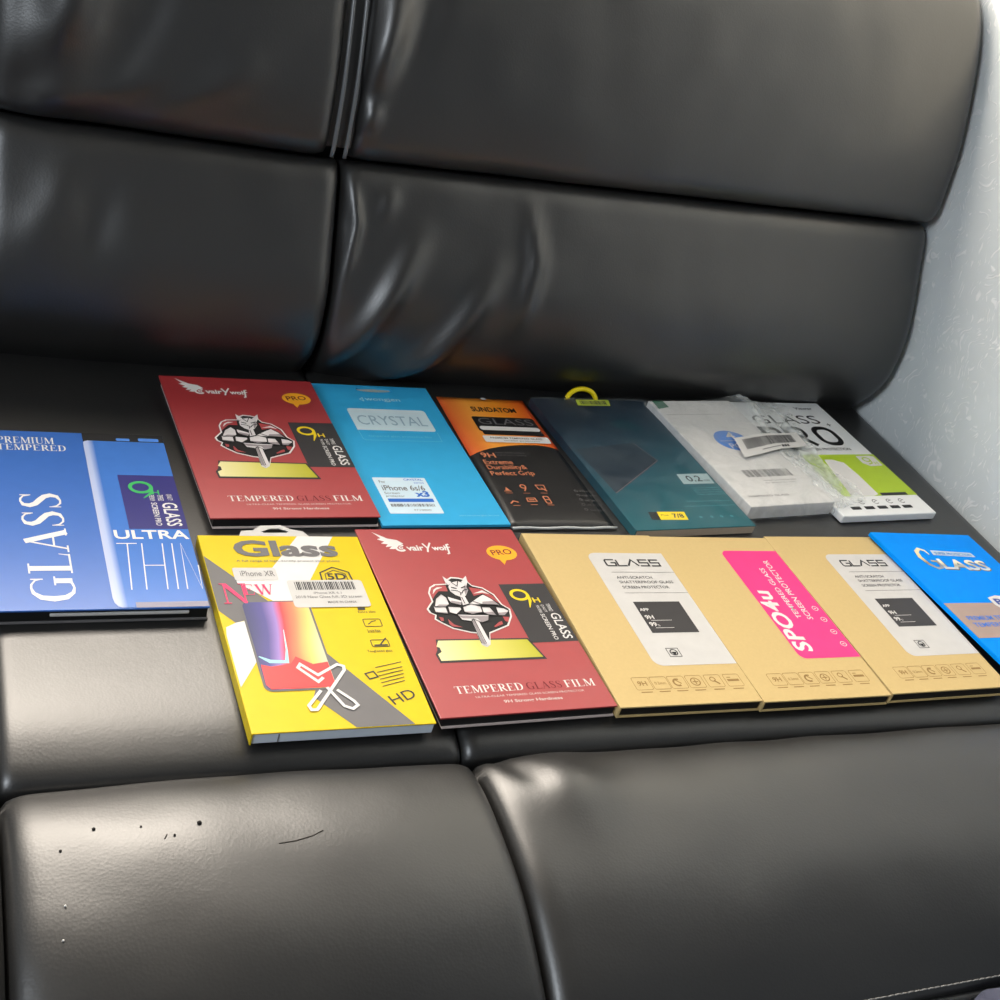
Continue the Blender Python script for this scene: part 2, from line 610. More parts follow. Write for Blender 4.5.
struct('window_1', bm, mat('white frame paint', (230, 230, 228), rough=0.4))
bm = bmesh.new(); box(bm, -3.0, 0.43, -3.0, 0.90, -0.50, -0.451); struct('floor', bm, mat('wood floor', (92, 74, 60), rough=0.4, var=0.2, scale=8))
bm = bmesh.new(); box(bm, -3.0, 0.43, -3.0, 0.90, 1.951, 2.02); struct('ceiling', bm, mat('ceiling paint', (128, 126, 122), rough=0.8))
bm = bmesh.new(); box(bm, 0.319, 0.3265, -0.28, 0.79, -0.45, -0.36); struct('baseboard_right', bm, mat('baseboard paint', (215, 215, 212), rough=0.4))

# ------------------------------------------------------------------ sofa
sofa = thing('sofa', 'black leather sofa with padded two tier back filling the photo', 'sofa', (0, 0, -0.45))
SZ = 0.45     # parts are written with the seat surface at z = 0; the sofa's empty is on the floor

def catmull(pts, n=160):
    out = []
    m = len(pts)
    segs = m - 1
    for i in range(n + 1):
        t = i / n * segs
        k = min(int(t), segs - 1)
        f = t - k
        p0 = pts[max(k - 1, 0)]; p1 = pts[k]; p2 = pts[k + 1]; p3 = pts[min(k + 2, m - 1)]
        q = []
        for a, b, c, d in zip(p0, p1, p2, p3):
            q.append(0.5 * (2 * b + (c - a) * f + (2 * a - 5 * b + 4 * c - d) * f * f + (3 * b - a - 3 * c + d) * f ** 3))
        out.append(tuple(q))
    return out

class Profile:
    tilt = 0
    """a (y, z) curve carried along x, arc length parameter, outward normal to its left"""
    def __init__(self, pts):
        self.p = catmull(pts)
        self.s = [0.0]
        for a, b in zip(self.p, self.p[1:]):
            self.s.append(self.s[-1] + math.hypot(b[0] - a[0], b[1] - a[1]))
        self.len = self.s[-1]
    def at(self, s):
        s = min(max(s, 0), self.len)
        lo, hi = 0, len(self.s) - 1
        while hi - lo > 1:
            m = (lo + hi) // 2
            if self.s[m] <= s: lo = m
            else: hi = m
        a, b = self.p[lo], self.p[hi]
        f = (s - self.s[lo]) / max(1e-9, self.s[hi] - self.s[lo])
        dy, dz = b[0] - a[0], b[1] - a[1]
        l = math.hypot(dy, dz) or 1
        return (a[0] + (b[0] - a[0]) * f, a[1] + (b[1] - a[1]) * f), (-dz / l, dy / l)
    def near(self, y, z):
        i = min(range(len(self.p)), key=lambda k: (self.p[k][0] - y) ** 2 + (self.p[k][1] - z) ** 2)
        return self.s[i]

def edge_drop(d, r, D):
    if d >= r:
        return 0.0
    t = 1 - max(d, 0) / r
    return -D * (1 - math.sqrt(max(0.0, 1 - t * t)))

class Panel:
    """upholstered panel: profile x range, edges rounded over, plus puff and wrinkles"""
    def __init__(self, prof, x0, x1, edges, puff=0.0, extra=None, flip=1):
        self.pr, self.x0, self.x1, self.e, self.puff, self.extra, self.flip = prof, x0, x1, edges, puff, extra, flip
    def at(self, x, s):
        p = self.flat(x, s)
        if self.pr.tilt:            # the seam between the two tiers drops towards the left
            k = -0.015 + 0.020 * min(1, max(0, (x + 0.30) / 0.62))
            p.z += k * (min(1, max(0, s / self.pr.len)) if self.pr.tilt == 1 else 1)
        return p
    def flat(self, x, s):
        (y, z), (ny, nz) = self.pr.at(s)
        ny, nz = ny * self.flip, nz * self.flip
        L = self.pr.len
        e = self.e
        o = edge_drop(x - self.x0, *e['l']) + edge_drop(self.x1 - x, *e['r']) + edge_drop(s, *e['a']) + edge_drop(L - s, *e['b'])
        u = min(1, max(0, (x - self.x0) / (self.x1 - self.x0))); v = min(1, max(0, s / L))
        o += self.puff * (4 * u * (1 - u)) ** 0.6 * (4 * v * (1 - v)) ** 0.6
        if self.extra:
            o += self.extra(x, y, z)
        o += 0.0012 * mnoise.noise(Vector((x * 22, y * 22, z * 22))) * min(1, self.puff * 1e4 + 0.0)
        return Vector((x, y + ny * o, z + nz * o))
    def build(self, name, nx, ns, depth=0.05):
        bm = bmesh.new()
        L = self.pr.len
        def sp(i, n):       # denser at the ends where the panel rounds over
            t = i / n
            return 0.5 * t + 0.5 * (0.5 - 0.5 * math.cos(math.pi * t))
        g = []
        for j in range(ns + 1):
            s = sp(j, ns) * L
            g.append([bm.verts.new(self.at(self.x0 + sp(i, nx) * (self.x1 - self.x0), s)) for i in range(nx + 1)])
        for j in range(ns):
            for i in range(nx):
                bm.faces.new((g[j][i], g[j][i + 1], g[j + 1][i + 1], g[j + 1][i]))
        loop = [g[0][i] for i in range(nx + 1)] + [g[j][nx] for j in range(1, ns + 1)] + \
               [g[ns][i] for i in range(nx - 1, -1, -1)] + [g[j][0] for j in range(ns - 1, 0, -1)]
        # skirt going straight in, so that the panel is a solid pad
        idx = [(0, i) for i in range(nx + 1)] + [(j, nx) for j in range(1, ns + 1)] + \
              [(ns, i) for i in range(nx - 1, -1, -1)] + [(j, 0) for j in range(ns - 1, 0, -1)]
        low = []
        for (j, i), v in zip(idx, loop):
            _, (ny, nz) = self.pr.at(sp(j, ns) * L)
            low.append(bm.verts.new(v.co - Vector((0, ny * self.flip * depth, nz * self.flip * depth))))
        n = len(loop)
        for k in range(n):
            bm.faces.new((loop[(k + 1) % n], loop[k], low[k], low[(k + 1) % n]))
        for v in bm.verts:
            v.co.z += SZ
        bmesh.ops.recalc_face_normals(bm, faces=bm.faces[:])
        return obj(name, bm, LEATHER, sofa, smooth=True)

def ridges(items):
    """soft folds: (x, z) polylines with height and half width"""
    def f(x, y, z):
        o = 0.0
        for pts, h, w in items:
            best, bt = 1e9, 0
            n = len(pts) - 1
            for k in range(n):
                ax, az = pts[k]; bx, bz = pts[k + 1]
                dx, dz = bx - ax, bz - az
                t = ((x - ax) * dx + (z - az) * dz) / (dx * dx + dz * dz)
                t = min(1, max(0, t))
                d = math.hypot(x - ax - dx * t, z - az - dz * t)
                if d < best:
                    best, bt = d, (k + t) / n
            if best < 4 * w:
                o += h * math.exp(-(best / w) ** 2) * math.sin(math.pi * min(1, max(0, 0.06 + 0.88 * bt)))
        return o
    return f

XL, XS, XR = -0.525, -0.268, 0.3195      # left seam, middle seam, right end
seat_prof = Profile([(0.36, 0.0), (0.25, 0.0), (0.1, 0.0), (0.0, 0.0), (-0.06, -0.001), (-0.09, -0.006), (-0.105, -0.013)])
front_prof = Profile([(-0.104, -0.012), (-0.118, -0.003), (-0.145, 0.0005), (-0.178, -0.0015), (-0.212, -0.008), (-0.246, -0.022), (-0.271, -0.038), (-0.280, -0.046)])
lip_prof = Profile([(-0.2795, -0.0455), (-0.294, -0.060), (-0.308, -0.082), (-0.316, -0.11), (-0.316, -0.2), (-0.314, -0.34)])
low_prof = Profile([(0.345, -0.04), (0.336, -0.015), (0.320, 0.008), (0.306, 0.03), (0.299, 0.055), (0.304, 0.10), (0.325, 0.15), (0.343, 0.192)])
top_prof = Profile([(0.338, 0.190), (0.338, 0.21), (0.344, 0.25), (0.358, 0.295), (0.377, 0.34), (0.397, 0.372), (0.419, 0.392),
                    (0.452, 0.404), (0.49, 0.405), (0.53, 0.39), (0.55, 0.34), (0.556, 0.2)])

low_prof.tilt = 1
top_prof.tilt = 2
seat_e = dict(l=(0.010, 0.004), r=(0.010, 0.004), a=(0.03, 0.01), b=(0.014, 0.005))
front_e = dict(l=(0.016, 0.006), r=(0.012, 0.005), a=(0.012, 0.004), b=(0.008, 0.002))
low_e = dict(l=(0.016, 0.009), r=(0.014, 0.010), a=(0.02, 0.01), b=(0.022, 0.011))
top_e = dict(l=(0.016, 0.010), r=(0.014, 0.010), a=(0.022, 0.013), b=(0.05, 0.02))

wr_low = ridges([
    ([(-0.262, 0.018), (-0.232, 0.075), (-0.200, 0.140)], 0.0098, 0.0115),
    ([(-0.232, -0.004), (-0.175, 0.045), (-0.133, 0.118)], 0.0104, 0.0105),
    ([(-0.108, 0.075), (-0.098, 0.130), (-0.108, 0.172)], 0.0060, 0.008),
    ([(-0.262, 0.10), (-0.255, 0.145), (-0.262, 0.18)], 0.0055, 0.005),
    ([(-0.235, 0.150), (-0.225, 0.175)], 0.0030, 0.007),
])
wr_top = ridges([
    ([(-0.262, 0.245), (-0.252, 0.285), (-0.245, 0.33)], 0.0105, 0.014),
    ([(-0.263, 0.215), (-0.252, 0.238)], 0.0065, 0.008),
    ([(-0.235, 0.26), (-0.215, 0.33)], -0.0030, 0.012),
])
wr_topl = ridges([
    ([(-0.492, 0.205), (-0.476, 0.26), (-0.470, 0.33), (-0.470, 0.42)], 0.0190, 0.021),
    ([(-0.455, 0.22), (-0.425, 0.27), (-0.41, 0.33)], -0.0040, 0.014),
    ([(-0.515, 0.20), (-0.485, 0.235), (-0.44, 0.275)], -0.0050, 0.014),
    ([(-0.50, 0.20), (-0.46, 0.215), (-0.40, 0.24)], 0.0040, 0.012),
    ([(-0.42, 0.205), (-0.37, 0.235), (-0.34, 0.26)], 0.0035, 0.013),
])
wr_lowl = ridges([([(-0.50, 0.10), (-0.475, 0.135), (-0.47, 0.165)], 0.0035, 0.015),
                  ([(-0.455, 0.10), (-0.44, 0.16)], -0.003, 0.014)])

P_seat_r = Panel(seat_prof, XS + .001, XR - 0.002, seat_e, 0.0, flip=-1)
P_seat_l = Panel(seat_prof, XL + .001, XS - .001, seat_e, 0.0, flip=-1)
P_seat_n = Panel(seat_prof, XL - 0.58, XL - .001, seat_e, 0.0, flip=-1)
wr_front = ridges([([(-0.268, 0), (-0.25, 0)], 0.0, 0.01)])
def fold(x, y, z):       # puckered corner beside the middle seam
    d = ((x + 0.243) + 0.45 * (y + 0.128))
    return 0.0075 * math.exp(-((x + 0.218) / 0.025) ** 2 - ((y + 0.140) / 0.028) ** 2) - 0.0025 * math.exp(-(d / 0.006) ** 2 - ((y + 0.12) / 0.02) ** 2)
P_front_r = Panel(front_prof, XS + .001, XR - 0.002, front_e, 0.006, fold, flip=-1)
P_front_l = Panel(front_prof, XL + .001, XS - .001, front_e, 0.008, flip=-1)
P_front_n = Panel(front_prof, XL - 0.58, XL - .001, front_e, 0.006, flip=-1)
lip_e = dict(l=(0.02, 0.01), r=(0.02, 0.01), a=(0.012, 0.004), b=(0.02, 0.008))
P_lip = [Panel(lip_prof, a + .001, b - .001, lip_e, 0.0, flip=-1) for a, b in ((XS, XR - .001), (XL, XS), (XL - .58, XL))]
P_low_r = Panel(low_prof, XS + .001, XR - 0.002, low_e, 0.006, wr_low)
P_low_l = Panel(low_prof, XL + .001, XS - .001, low_e, 0.006, wr_lowl)
P_low_n = Panel(low_prof, XL - 0.58, XL - .001, low_e, 0.006)
P_top_r = Panel(top_prof, XS + .003, XR - 0.002, top_e, 0.008, wr_top)
P_top_l = Panel(top_prof, XL + .001, XS - .014, top_e, 0.008, wr_topl)
P_top_n = Panel(top_prof, XL - 0.58, XL - .001, top_e, 0.008)

for p, nx in ((P_seat_r, 60), (P_seat_l, 40), (P_seat_n, 30)):
    p.build('seat_pad', nx, 60, 0.05)
for p, nx in ((P_front_r, 70), (P_front_l, 46), (P_front_n, 30)):
    p.build('seat_front_pad', nx, 50, 0.05)
for p, nx in zip(P_lip, (50, 30, 30)):
    p.build('front_apron', nx, 40, 0.03)
for p, nx in ((P_low_r, 130), (P_low_l, 60), (P_low_n, 30)):
    p.build('lumbar_pad', nx, 60, 0.05)
for p, nx in ((P_top_r, 130), (P_top_l, 60), (P_top_n, 30)):
    p.build('headrest_pad', nx, 90, 0.035)

# core of the sofa behind the pads, down to short feet
bm = bmesh.new()
box(bm, XL - 0.57, XR - 0.008, -0.280, 0.33, 0.06, SZ - 0.075)
box(bm, XL - 0.57, XR - 0.008, 0.36, 0.54, 0.06, SZ + 0.16)
box(bm, XL - 0.57, XR - 0.010, 0.385, 0.54, SZ + 0.15, SZ + 0.33)
obj('frame', bm, PIPE, sofa)
for fx in (XL - 0.5, XR - 0.06):
    for fy in (-0.24, 0.48):
        bm = bmesh.new(); box(bm, fx - .03, fx + .03, fy - .03, fy + .03, 0, 0.06, 0.004)
        obj('foot', bm, PIPE, sofa)

# piping: twin cords in the seam between the headrests, edge cords on the right
def lift(pts): return [(p[0], p[1], p[2] + SZ) for p in pts]
def along(panel, x, s0, s1, n=40, dy=0.0):
    out = []
    for i in range(n + 1):
        (y, z), (ny, nz) = panel.pr.at(s0 + (s1 - s0) * i / n)
        k = panel.at(x, s0 + (s1 - s0) * i / n).z - panel.flat(x, s0 + (s1 - s0) * i / n).z
        out.append((x, y + ny * panel.flip * dy, z + nz * panel.flip * dy + k))
    return out
bm = bmesh.new()
rows = []
for a, b in zip(lift(along(P_top_r, -0.285, 0.010, 0.34, 60, -0.007)), lift(along(P_top_r, -0.2645, 0.010, 0.34, 60, -0.007))):
    rows.append((bm.verts.new(a), bm.verts.new(b)))
for p0, p1 in zip(rows, rows[1:]):
    bm.faces.new((p0[0], p0[1], p1[1], p1[0]))
obj('seam_strip', bm, LEATHER, sofa, smooth=True)
for x in (-0.2795, -0.2695):
    bm = bmesh.new(); tube(bm, lift(along(P_top_r, x, 0.004, 0.33, 60, -0.0015)), 0.0017)
    obj('piping', bm, CORD, sofa, smooth=True, label='leather cord with painted sheen')
bm = bmesh.new(); tube(bm, lift(along(P_top_r, XR - .0005, 0.012, 0.45, 60, -0.012)), 0.0017); obj('piping', bm, PIPE, sofa, smooth=True)
bm = bmesh.new(); tube(bm, lift(along(P_low_r, XR - .0005, 0.03, low_prof.len - 0.005, 40, -0.012)), 0.0016); obj('piping', bm, PIPE, sofa, smooth=True)
# pale stitches along the front edge of the seat
THREAD = mat('grey thread', (150, 148, 144), rough=0.8)
sst = front_prof.len - 0.006
for pan in (P_front_r, P_front_l):
    bm = bmesh.new()
    xx = pan.x0 + 0.01
    while xx < pan.x1 - 0.012:
        a = pan.at(xx, sst) + Vector((0, 0, SZ + .0002)); b = pan.at(xx + 0.0046, sst) + Vector((0, 0, SZ + .0002))
        tube(bm, [a, (a + b) / 2 + Vector((0, 0, .0003)), b], 0.00045, 6)
        xx += 0.0050
    obj('stitching', bm, THREAD, sofa, smooth=True)

# scuffs worn into the left front pad
def on_pad(pan, x, y):
    best = None
    for k in range(300):
        q = pan.at(x, pan.pr.len * k / 299)
        if best is None or abs(q.y - y) < best[0]:
            best = (abs(q.y - y), q)
    return best[1]
SCUFF = mat('dark scuff', (40, 35, 31), rough=0.8)
for pts in (((-.397, -.1665), (-.388, -.1655), (-.379, -.1640), (-.373, -.1612)), ((-.452, -.1570), (-.4505, -.1545))):
    bm = bmesh.new()
    tube(bm, [on_pad(P_front_l, x, y) + Vector((0, 0, SZ)) for x, y in pts], 0.00035, 5)
    obj('scuff_mark', bm, SCUFF, sofa, label='dark scuff on the leather')

# ------------------------------------------------------------------ boxes
Z0 = 0.0006     # resting height on the leather

def book_box(name, label, cat, W, H, t, x, y, deg, cover, tray, base=None, z=Z0, ry=0.0, spine=True, th=0.0012, group=None):
    """lid, spine and back board folded round a tray"""
    r = thing(name, label, cat, (x, y, z), R(deg), ry, group)
    bm = bmesh.new()
    box(bm, -W / 2, W / 2, -H / 2, H / 2, t - th, t, 0.0003)
    if spine:
        box(bm, -W / 2, -W / 2 + th, -H / 2, H / 2, 0.0, t - th)
    obj('cover', bm, cover, r)
    bm = bmesh.new()
    box(bm, -W / 2 + (th if spine else .0028), W / 2, -H / 2, H / 2, 0.0, th, 0.0002)
    obj('back_board', bm, base or cover, r)
    bm = bmesh.new()
    box(bm, -W / 2 + (th + .0002 if spine else .0028), W / 2 - .0008, -H / 2 + .0012, H / 2 - .0012, th, t - th)
    obj('tray', bm, tray, r)
    return r, Lid(r, W, H, t)

# --- two cherry red boxes -------------------------------------------------
GOLD = mat_ramp('gold strip print', [(0, (232, 222, 170)), (0.45, (214, 205, 110)), (1, (176, 172, 40))], (1, 0, 0), -0.045, 0.028, rough=0.35)
EMB = {'steel': mat('pale steel print', (216, 210, 210), rough=0.5), 'mid': mat('mid steel print', (150, 142, 144), rough=0.5)}

CREST = dict(
 outline=[(24.1, 96.7), (26.4, 99.7), (30.2, 104.2), (30.7, 112.8), (33.4, 118.4), (37.8, 121.6), (46.6, 122.0), (47.0, 129.7), (49.1, 126.7), (52.4, 128.9), (57.7, 128.2), (60.9, 126.8), (64.0, 129.7), (63.2, 123.6), (65.0, 119.8), (71.9, 117.1), (77.7, 109.8), (79.6, 99.4), (83.6, 94.3), (81.9, 86.9), (75.9, 77.8), (59.7, 71.0), (56.0, 60.8), (52.7, 58.3), (49.8, 60.7), (50.4, 71.6), (46.6, 72.3), (35.6, 76.8), (29.7, 82.3), (26.1, 86.5), (27.9, 90.4), (24.8, 92.9)],
 shL=[(30.1, 98.4), (33.6, 106.1), (39.0, 110.7), (41.6, 106.9), (41.2, 100.2), (38.1, 97.8), (30.3, 97.7)],
 foL1=[(29.3, 98.6), (37.8, 97.5), (37.2, 90.7), (28.8, 92.6)],
 foL2=[(39.4, 98.0), (48.1, 96.8), (48.1, 94.6), (42.9, 90.1), (38.5, 92.2)],
 upL=[(42.9, 107.9), (51.3, 103.5), (49.1, 98.8), (42.7, 101.7)],
 hands=[(49.8, 97.3), (56.7, 100.0), (62.7, 97.3), (62.0, 91.4), (54.1, 89.6), (49.1, 92.5)],
 upR=[(55.4, 100.0), (64.1, 106.2), (69.1, 109.3), (73.4, 104.7), (76.7, 98.2), (64.8, 99.3)],
 foR1=[(63.1, 96.6), (69.0, 96.1), (70.9, 87.8), (64.6, 88.6), (62.4, 91.5)],
 foR2=[(73.3, 96.2), (78.8, 94.9), (81.6, 92.0), (76.8, 87.4), (72.3, 87.8)],
 guard=[(43.2, 90.1), (54.0, 89.3), (65.4, 88.5), (63.2, 83.2), (57.7, 81.1), (52.9, 85.0), (50.8, 82.9), (44.7, 84.4)],
 blade=[(51.4, 85.2), (55.9, 85.3), (56.4, 62.5), (53.2, 59.4), (50.3, 61.4)],
 bladesh=[(51.4, 85.2), (53.2, 85.3), (52.5, 60.5), (50.5, 61.4)],
 head=[(47.1, 118.3), (50.1, 122.6), (55.9, 124.0), (60.2, 121.1), (60.0, 114.3), (56.5, 108.9), (52.8, 107.1), (49.1, 109.7), (46.8, 113.5)],
 neck=[(52.2, 108.8), (55.4, 108.4), (55.6, 100.7), (50.7, 99.1)],
 hornL=[(47.5, 119.8), (46.5, 123.5), (46.8, 129.2), (48.9, 125.6), (51.0, 123.0)],
 hornR=[(58.2, 123.3), (60.9, 125.7), (64.0, 129.4), (62.7, 122.8), (60.1, 118.1)],
 lobeL=[(29.9, 88.6), (32.6, 87.5), (31.9, 84.4), (30.0, 84.6)],
 lobeL2=[(35.4, 86.2), (37.7, 80.7), (43.0, 77.6), (36.1, 78.8), (34.7, 81.3)],
 lobeR=[(70.2, 81.5), (72.5, 82.3), (72.2, 79.4), (65.6, 76.7), (65.0, 77.5)],
 lobeR2=[(74.9, 86.7), (79.4, 86.1), (76.8, 81.0), (75.0, 82.4)],
 capeL=[(31.3, 105.7), (31.7, 112.8), (34.5, 118.0), (39.1, 120.2), (45.6, 119.7), (45.1, 113.7), (38.6, 114.1), (34.8, 110.3)],
 capeLw=[(33.3, 111.0), (35.2, 115.5), (38.6, 117.9), (42.7, 117.8), (37.2, 115.6)],
 capeR=[(61.8, 117.4), (70.6, 115.1), (76.3, 107.8), (78.3, 99.3), (73.3, 106.1), (69.4, 110.5), (62.1, 108.4)],
 capeRw=[(62.3, 110.7), (70.2, 113.8), (74.2, 109.6), (69.6, 111.4)],
)

def red_art(L):
    p = L.put
    # winged mark and the lettering beside it
    p('logo', 'white print', 0,
      poly([(11, 179.5), (20.5, 172), (27, 170.2), (30.5, 166), (27, 165.4), (25.5, 162.5), (22, 160.2), (18.4, 160.4), (21.2, 163.2), (16.4, 162.6), (19, 165.6), (14.2, 166.4), (17.3, 168.6), (12.6, 171.2), (15.8, 172.4)]),
      stroke(arc_pts(27.0, 161.6, 3.4, 3.4, 40, 320, 14), 1.8),
      stroke(arc_pts(27.4, 161.5, 1.2, 1.2, 0, 330, 10), 0.9),
      text('vair', 31.2, 158.2, 12.8, 6.0, 0, 0.03), stroke([(44.4, 166.2), (46.9, 160.6), (50.4, 167.0)], 1.3), stroke([(46.9, 160.8), (45.6, 156.6)], 1.3),
      text('wol', 50.0, 158.4, 10.4, 5.6, 0, 0.03), stroke([(64.0, 165.2), (62.0, 164.6), (61.6, 158), (61.2, 155), (59.6, 154.4)], 1.3), stroke([(60, 161.8), (64, 161.8)], 1.0))
    bub = p('badge', 'orange print', 0, ell(101.6, 155.0, 11.6, 8.4), poly([(96.5, 149), (102.5, 147.5), (98.6, 141.5)]), label='round orange speech bubble badge')
    p('lettering', 'deep red print', 1, text('PRO', 93.6, 152.0, 16.2, 6.0, 5, 0.01), parent=bub)
    # gold strip with its dark edge
    bar = p('strip_edge', 'charcoal print', 0, poly([(20.4, 67.8), (84.8, 65.6), (90.2, 45.2), (16.2, 46.2), (15.6, 54), (18.2, 58)]))
    p('gold_strip', GOLD, 1, poly([(21.6, 66.4), (83.6, 64.2), (88.2, 47.2), (17.4, 48.0), (17.2, 54), (20.4, 56), (20.4, 60), (18.6, 61)]), parent=bar, label='gold glass strip printed under the sword')
    # crest: cloaked horned figure in armour resting its hands on a sword
    K = CREST
    em = p('crest', 'white print', 2, shape(K['outline']), label='black and grey crest of a horned armoured figure with a sword')
    inn = [(54 + (a - 54) * 0.955, 95 + (b - 95) * 0.955) for a, b in K['outline']]
    p('cloak', 'black print', 3, shape(inn), parent=em)
    p('cloak_lining', 'cherry red board', 4, *[shape(K[k]) for k in ('capeL', 'capeR', 'lobeL', 'lobeL2', 'lobeR', 'lobeR2')], parent=em)
    p('cloak_highlight', 'white print', 5, shape(K['capeLw']), shape(K['capeRw']), parent=em)
    p('armour', EMB['steel'], 5, *[shape(K[k]) for k in ('neck', 'upL', 'upR', 'shL', 'foL1', 'foL2', 'foR1', 'foR2', 'guard', 'hands', 'blade', 'hornL', 'hornR', 'head')], parent=em)
    p('armour_shade', EMB['mid'], 6, shape(K['bladesh']), poly([(30.3, 97.7), (38.1, 97.8), (41, 100), (34, 100.4)]), poly([(28.9, 93.6), (37.2, 92.2), (37.2, 90.7), (28.8, 92.4)]), poly([(64.6, 88.8), (70.7, 88.6), (69.8, 91.6), (63.4, 91.4)]),
      poly([(72.4, 88), (76.8, 87.6), (80.6, 91), (73, 90.4)]), poly([(49.3, 92.6), (54.1, 89.8), (61.8, 91.6), (54.4, 92.4)]), poly([(43.4, 89), (54, 88), (65, 87.4), (63.2, 83.4), (57.7, 81.3), (56, 85.4), (46, 86)]), poly([(56.4, 109.2), (59.8, 114.4), (60, 120.6), (57.4, 116)]),
      poly([(64.8, 99.5), (76.5, 98.4), (74.4, 102.6), (66, 102)]), poly([(42.8, 101.9), (49, 99), (50.4, 102), (44, 104)]), parent=em)
    p('armour_lines', 'black print', 7, *[stroke(K[k], .55, True) for k in ('foL1', 'foL2', 'foR1', 'foR2', 'hands', 'shL', 'guard')], stroke([(41.6, 107), (43, 101.6), (49.6, 98.6)], .7), stroke([(58.6, 103), (64.4, 99.2), (76, 98.2)], .7),
      stroke([(47.6, 114.6), (52, 113.6), (54.2, 111), (56.4, 114), (59.6, 115)], .7), stroke([(48.6, 117.4), (52.2, 116)], 1.0), stroke([(55.6, 116.4), (59, 118)], 1.0), stroke([(52.8, 109), (53.6, 112)], .6), stroke([(50.5, 122.6), (53.4, 118.4), (55.8, 123.8)], .6), stroke([(53.2, 85), (53.1, 61)], .5), stroke([(52.6, 107), (52.6, 100.4)], .6), parent=em)
    # hardness label at the right edge
    lab = p('hardness_label', 'charcoal print', 0, poly([(85.2, 120.4), (L.W * 1000, 120.4), (L.W * 1000, 60.8), (85.2, 60.8)]), label='charcoal side label with a yellow 9')
    p('numeral', 'lemon print', 1, stroke(arc_pts(96.4, 108.8, 6.0, 5.0, 0, 345, 24), 2.2, True), stroke([(102.4, 108.0, 2.2), (102.0, 102.6, 2.2), (99.0, 95.4, 0.6)], 1.6), text('H', 104.2, 100.4, 5.2, 5.0, 0, 0.02), parent=lab)
    p('lettering', 'white print', 1, text('GLASS', 110.8, 89.0, 25.5, 7.2, -90, 0.012), text('SCREEN PRO', 103.6, 88.6, 25.8, 3.2, -90, 0.01), text('PREMIUM TEMPERED', 104.0, 97.4, 7.6, 2.2, -90), text('QUALITY', 107.6, 98.0, 7.8, 2.6, -90), text('TEMPERED', 112, 98.8, 8.0, 2.8, -90), parent=lab)
    p('title', 'white print', 0, serif('TEMPERED', 17.2, 18.8, 45.6, 6.4))
    p('title', 'white print', 0, serif('FILM', 92.4, 18.8, 21.4, 6.4))
    p('title_dark_word', 'deep red print', 0, serif('GLASS', 65.4, 18.8, 24.6, 6.4), label='dark red word in the title')
    p('small_print', 'pale edge', 0, text('ULTRA-CLEAR TEMPERED GLASS SCREEN PROTECTOR', 28.4, 14.4, 75, 1.6), text('9H Strong Hardness', 45.2, 8.2, 40.4, 3.2, 0, 0.02))

RB = M['cherry red board']
r, L = book_box('screen_protector_box', 'cherry red crest box in the back row beside the thin blue packet', 'box', .1209, .1827, .009, -.3300, .1976, 2.64, RB, M['black tray'], M['pale edge'], spine=False, group='cherry red crest boxes')
red_art(L)
r, L = book_box('screen_protector_box', 'cherry red crest box in the front row between yellow and kraft boxes', 'box', .1205, .1827, .009, -.2266, .0037, 1.28, RB, M['black tray'], M['pale edge'], spine=False, group='cherry red crest boxes')
red_art(L)

# --- kraft boxes ----------------------------------------------------------
def kraft_icons(L, left):
    items = []
    for k, u in enumerate((25.5, 39.0, 52.4, 66.2, 81.0, 96.2)):
        u += left
        items.append(stroke(rr_pts(u - 6.2, 14.6, u + 6.2, 26.0, 1.4), 0.35, True))
        items.append(stroke([(u - 4.2, 12.4), (u + 4.2, 12.4)], 0.8))
        if k == 0: items.append(text('9H', u - 3.4, 18.2, 6.8, 4.4, 0, 0.02))
        if k == 1: items.append(text('0.2mm', u - 4.2, 19, 8.4, 2.4))
        if k == 2: items += [stroke(arc_pts(u, 20.2, 3, 3, 60, 300, 12), 1.4), stroke([(u - 1, 22.6), (u + 2.4, 19)], 0.9)]
        if k == 3: items += [stroke(arc_pts(u, 20.2, 3.4, 3.4, 0, 345, 20), 0.8, True), stroke([(u - 2.2, 20.2), (u + 2.2, 20.2)], 0.8), stroke([(u, 18), (u, 22.6)], 0.8)]
        if k == 4: items += [stroke(arc_pts(u - 0.6, 21.8, 2.0, 2.0, 0, 345, 14), 0.7, True), stroke([(u, 20.6), (u + 3.2, 17.2)], 1.3)]
        if k == 5: items += [rect(u - 4.6, 19.4, u + 4.6, 21.4), stroke([(u - 4, 23), (u - 1, 23)], 0.6)]
    L.put('icons', 'kraft ink', 0, *items)

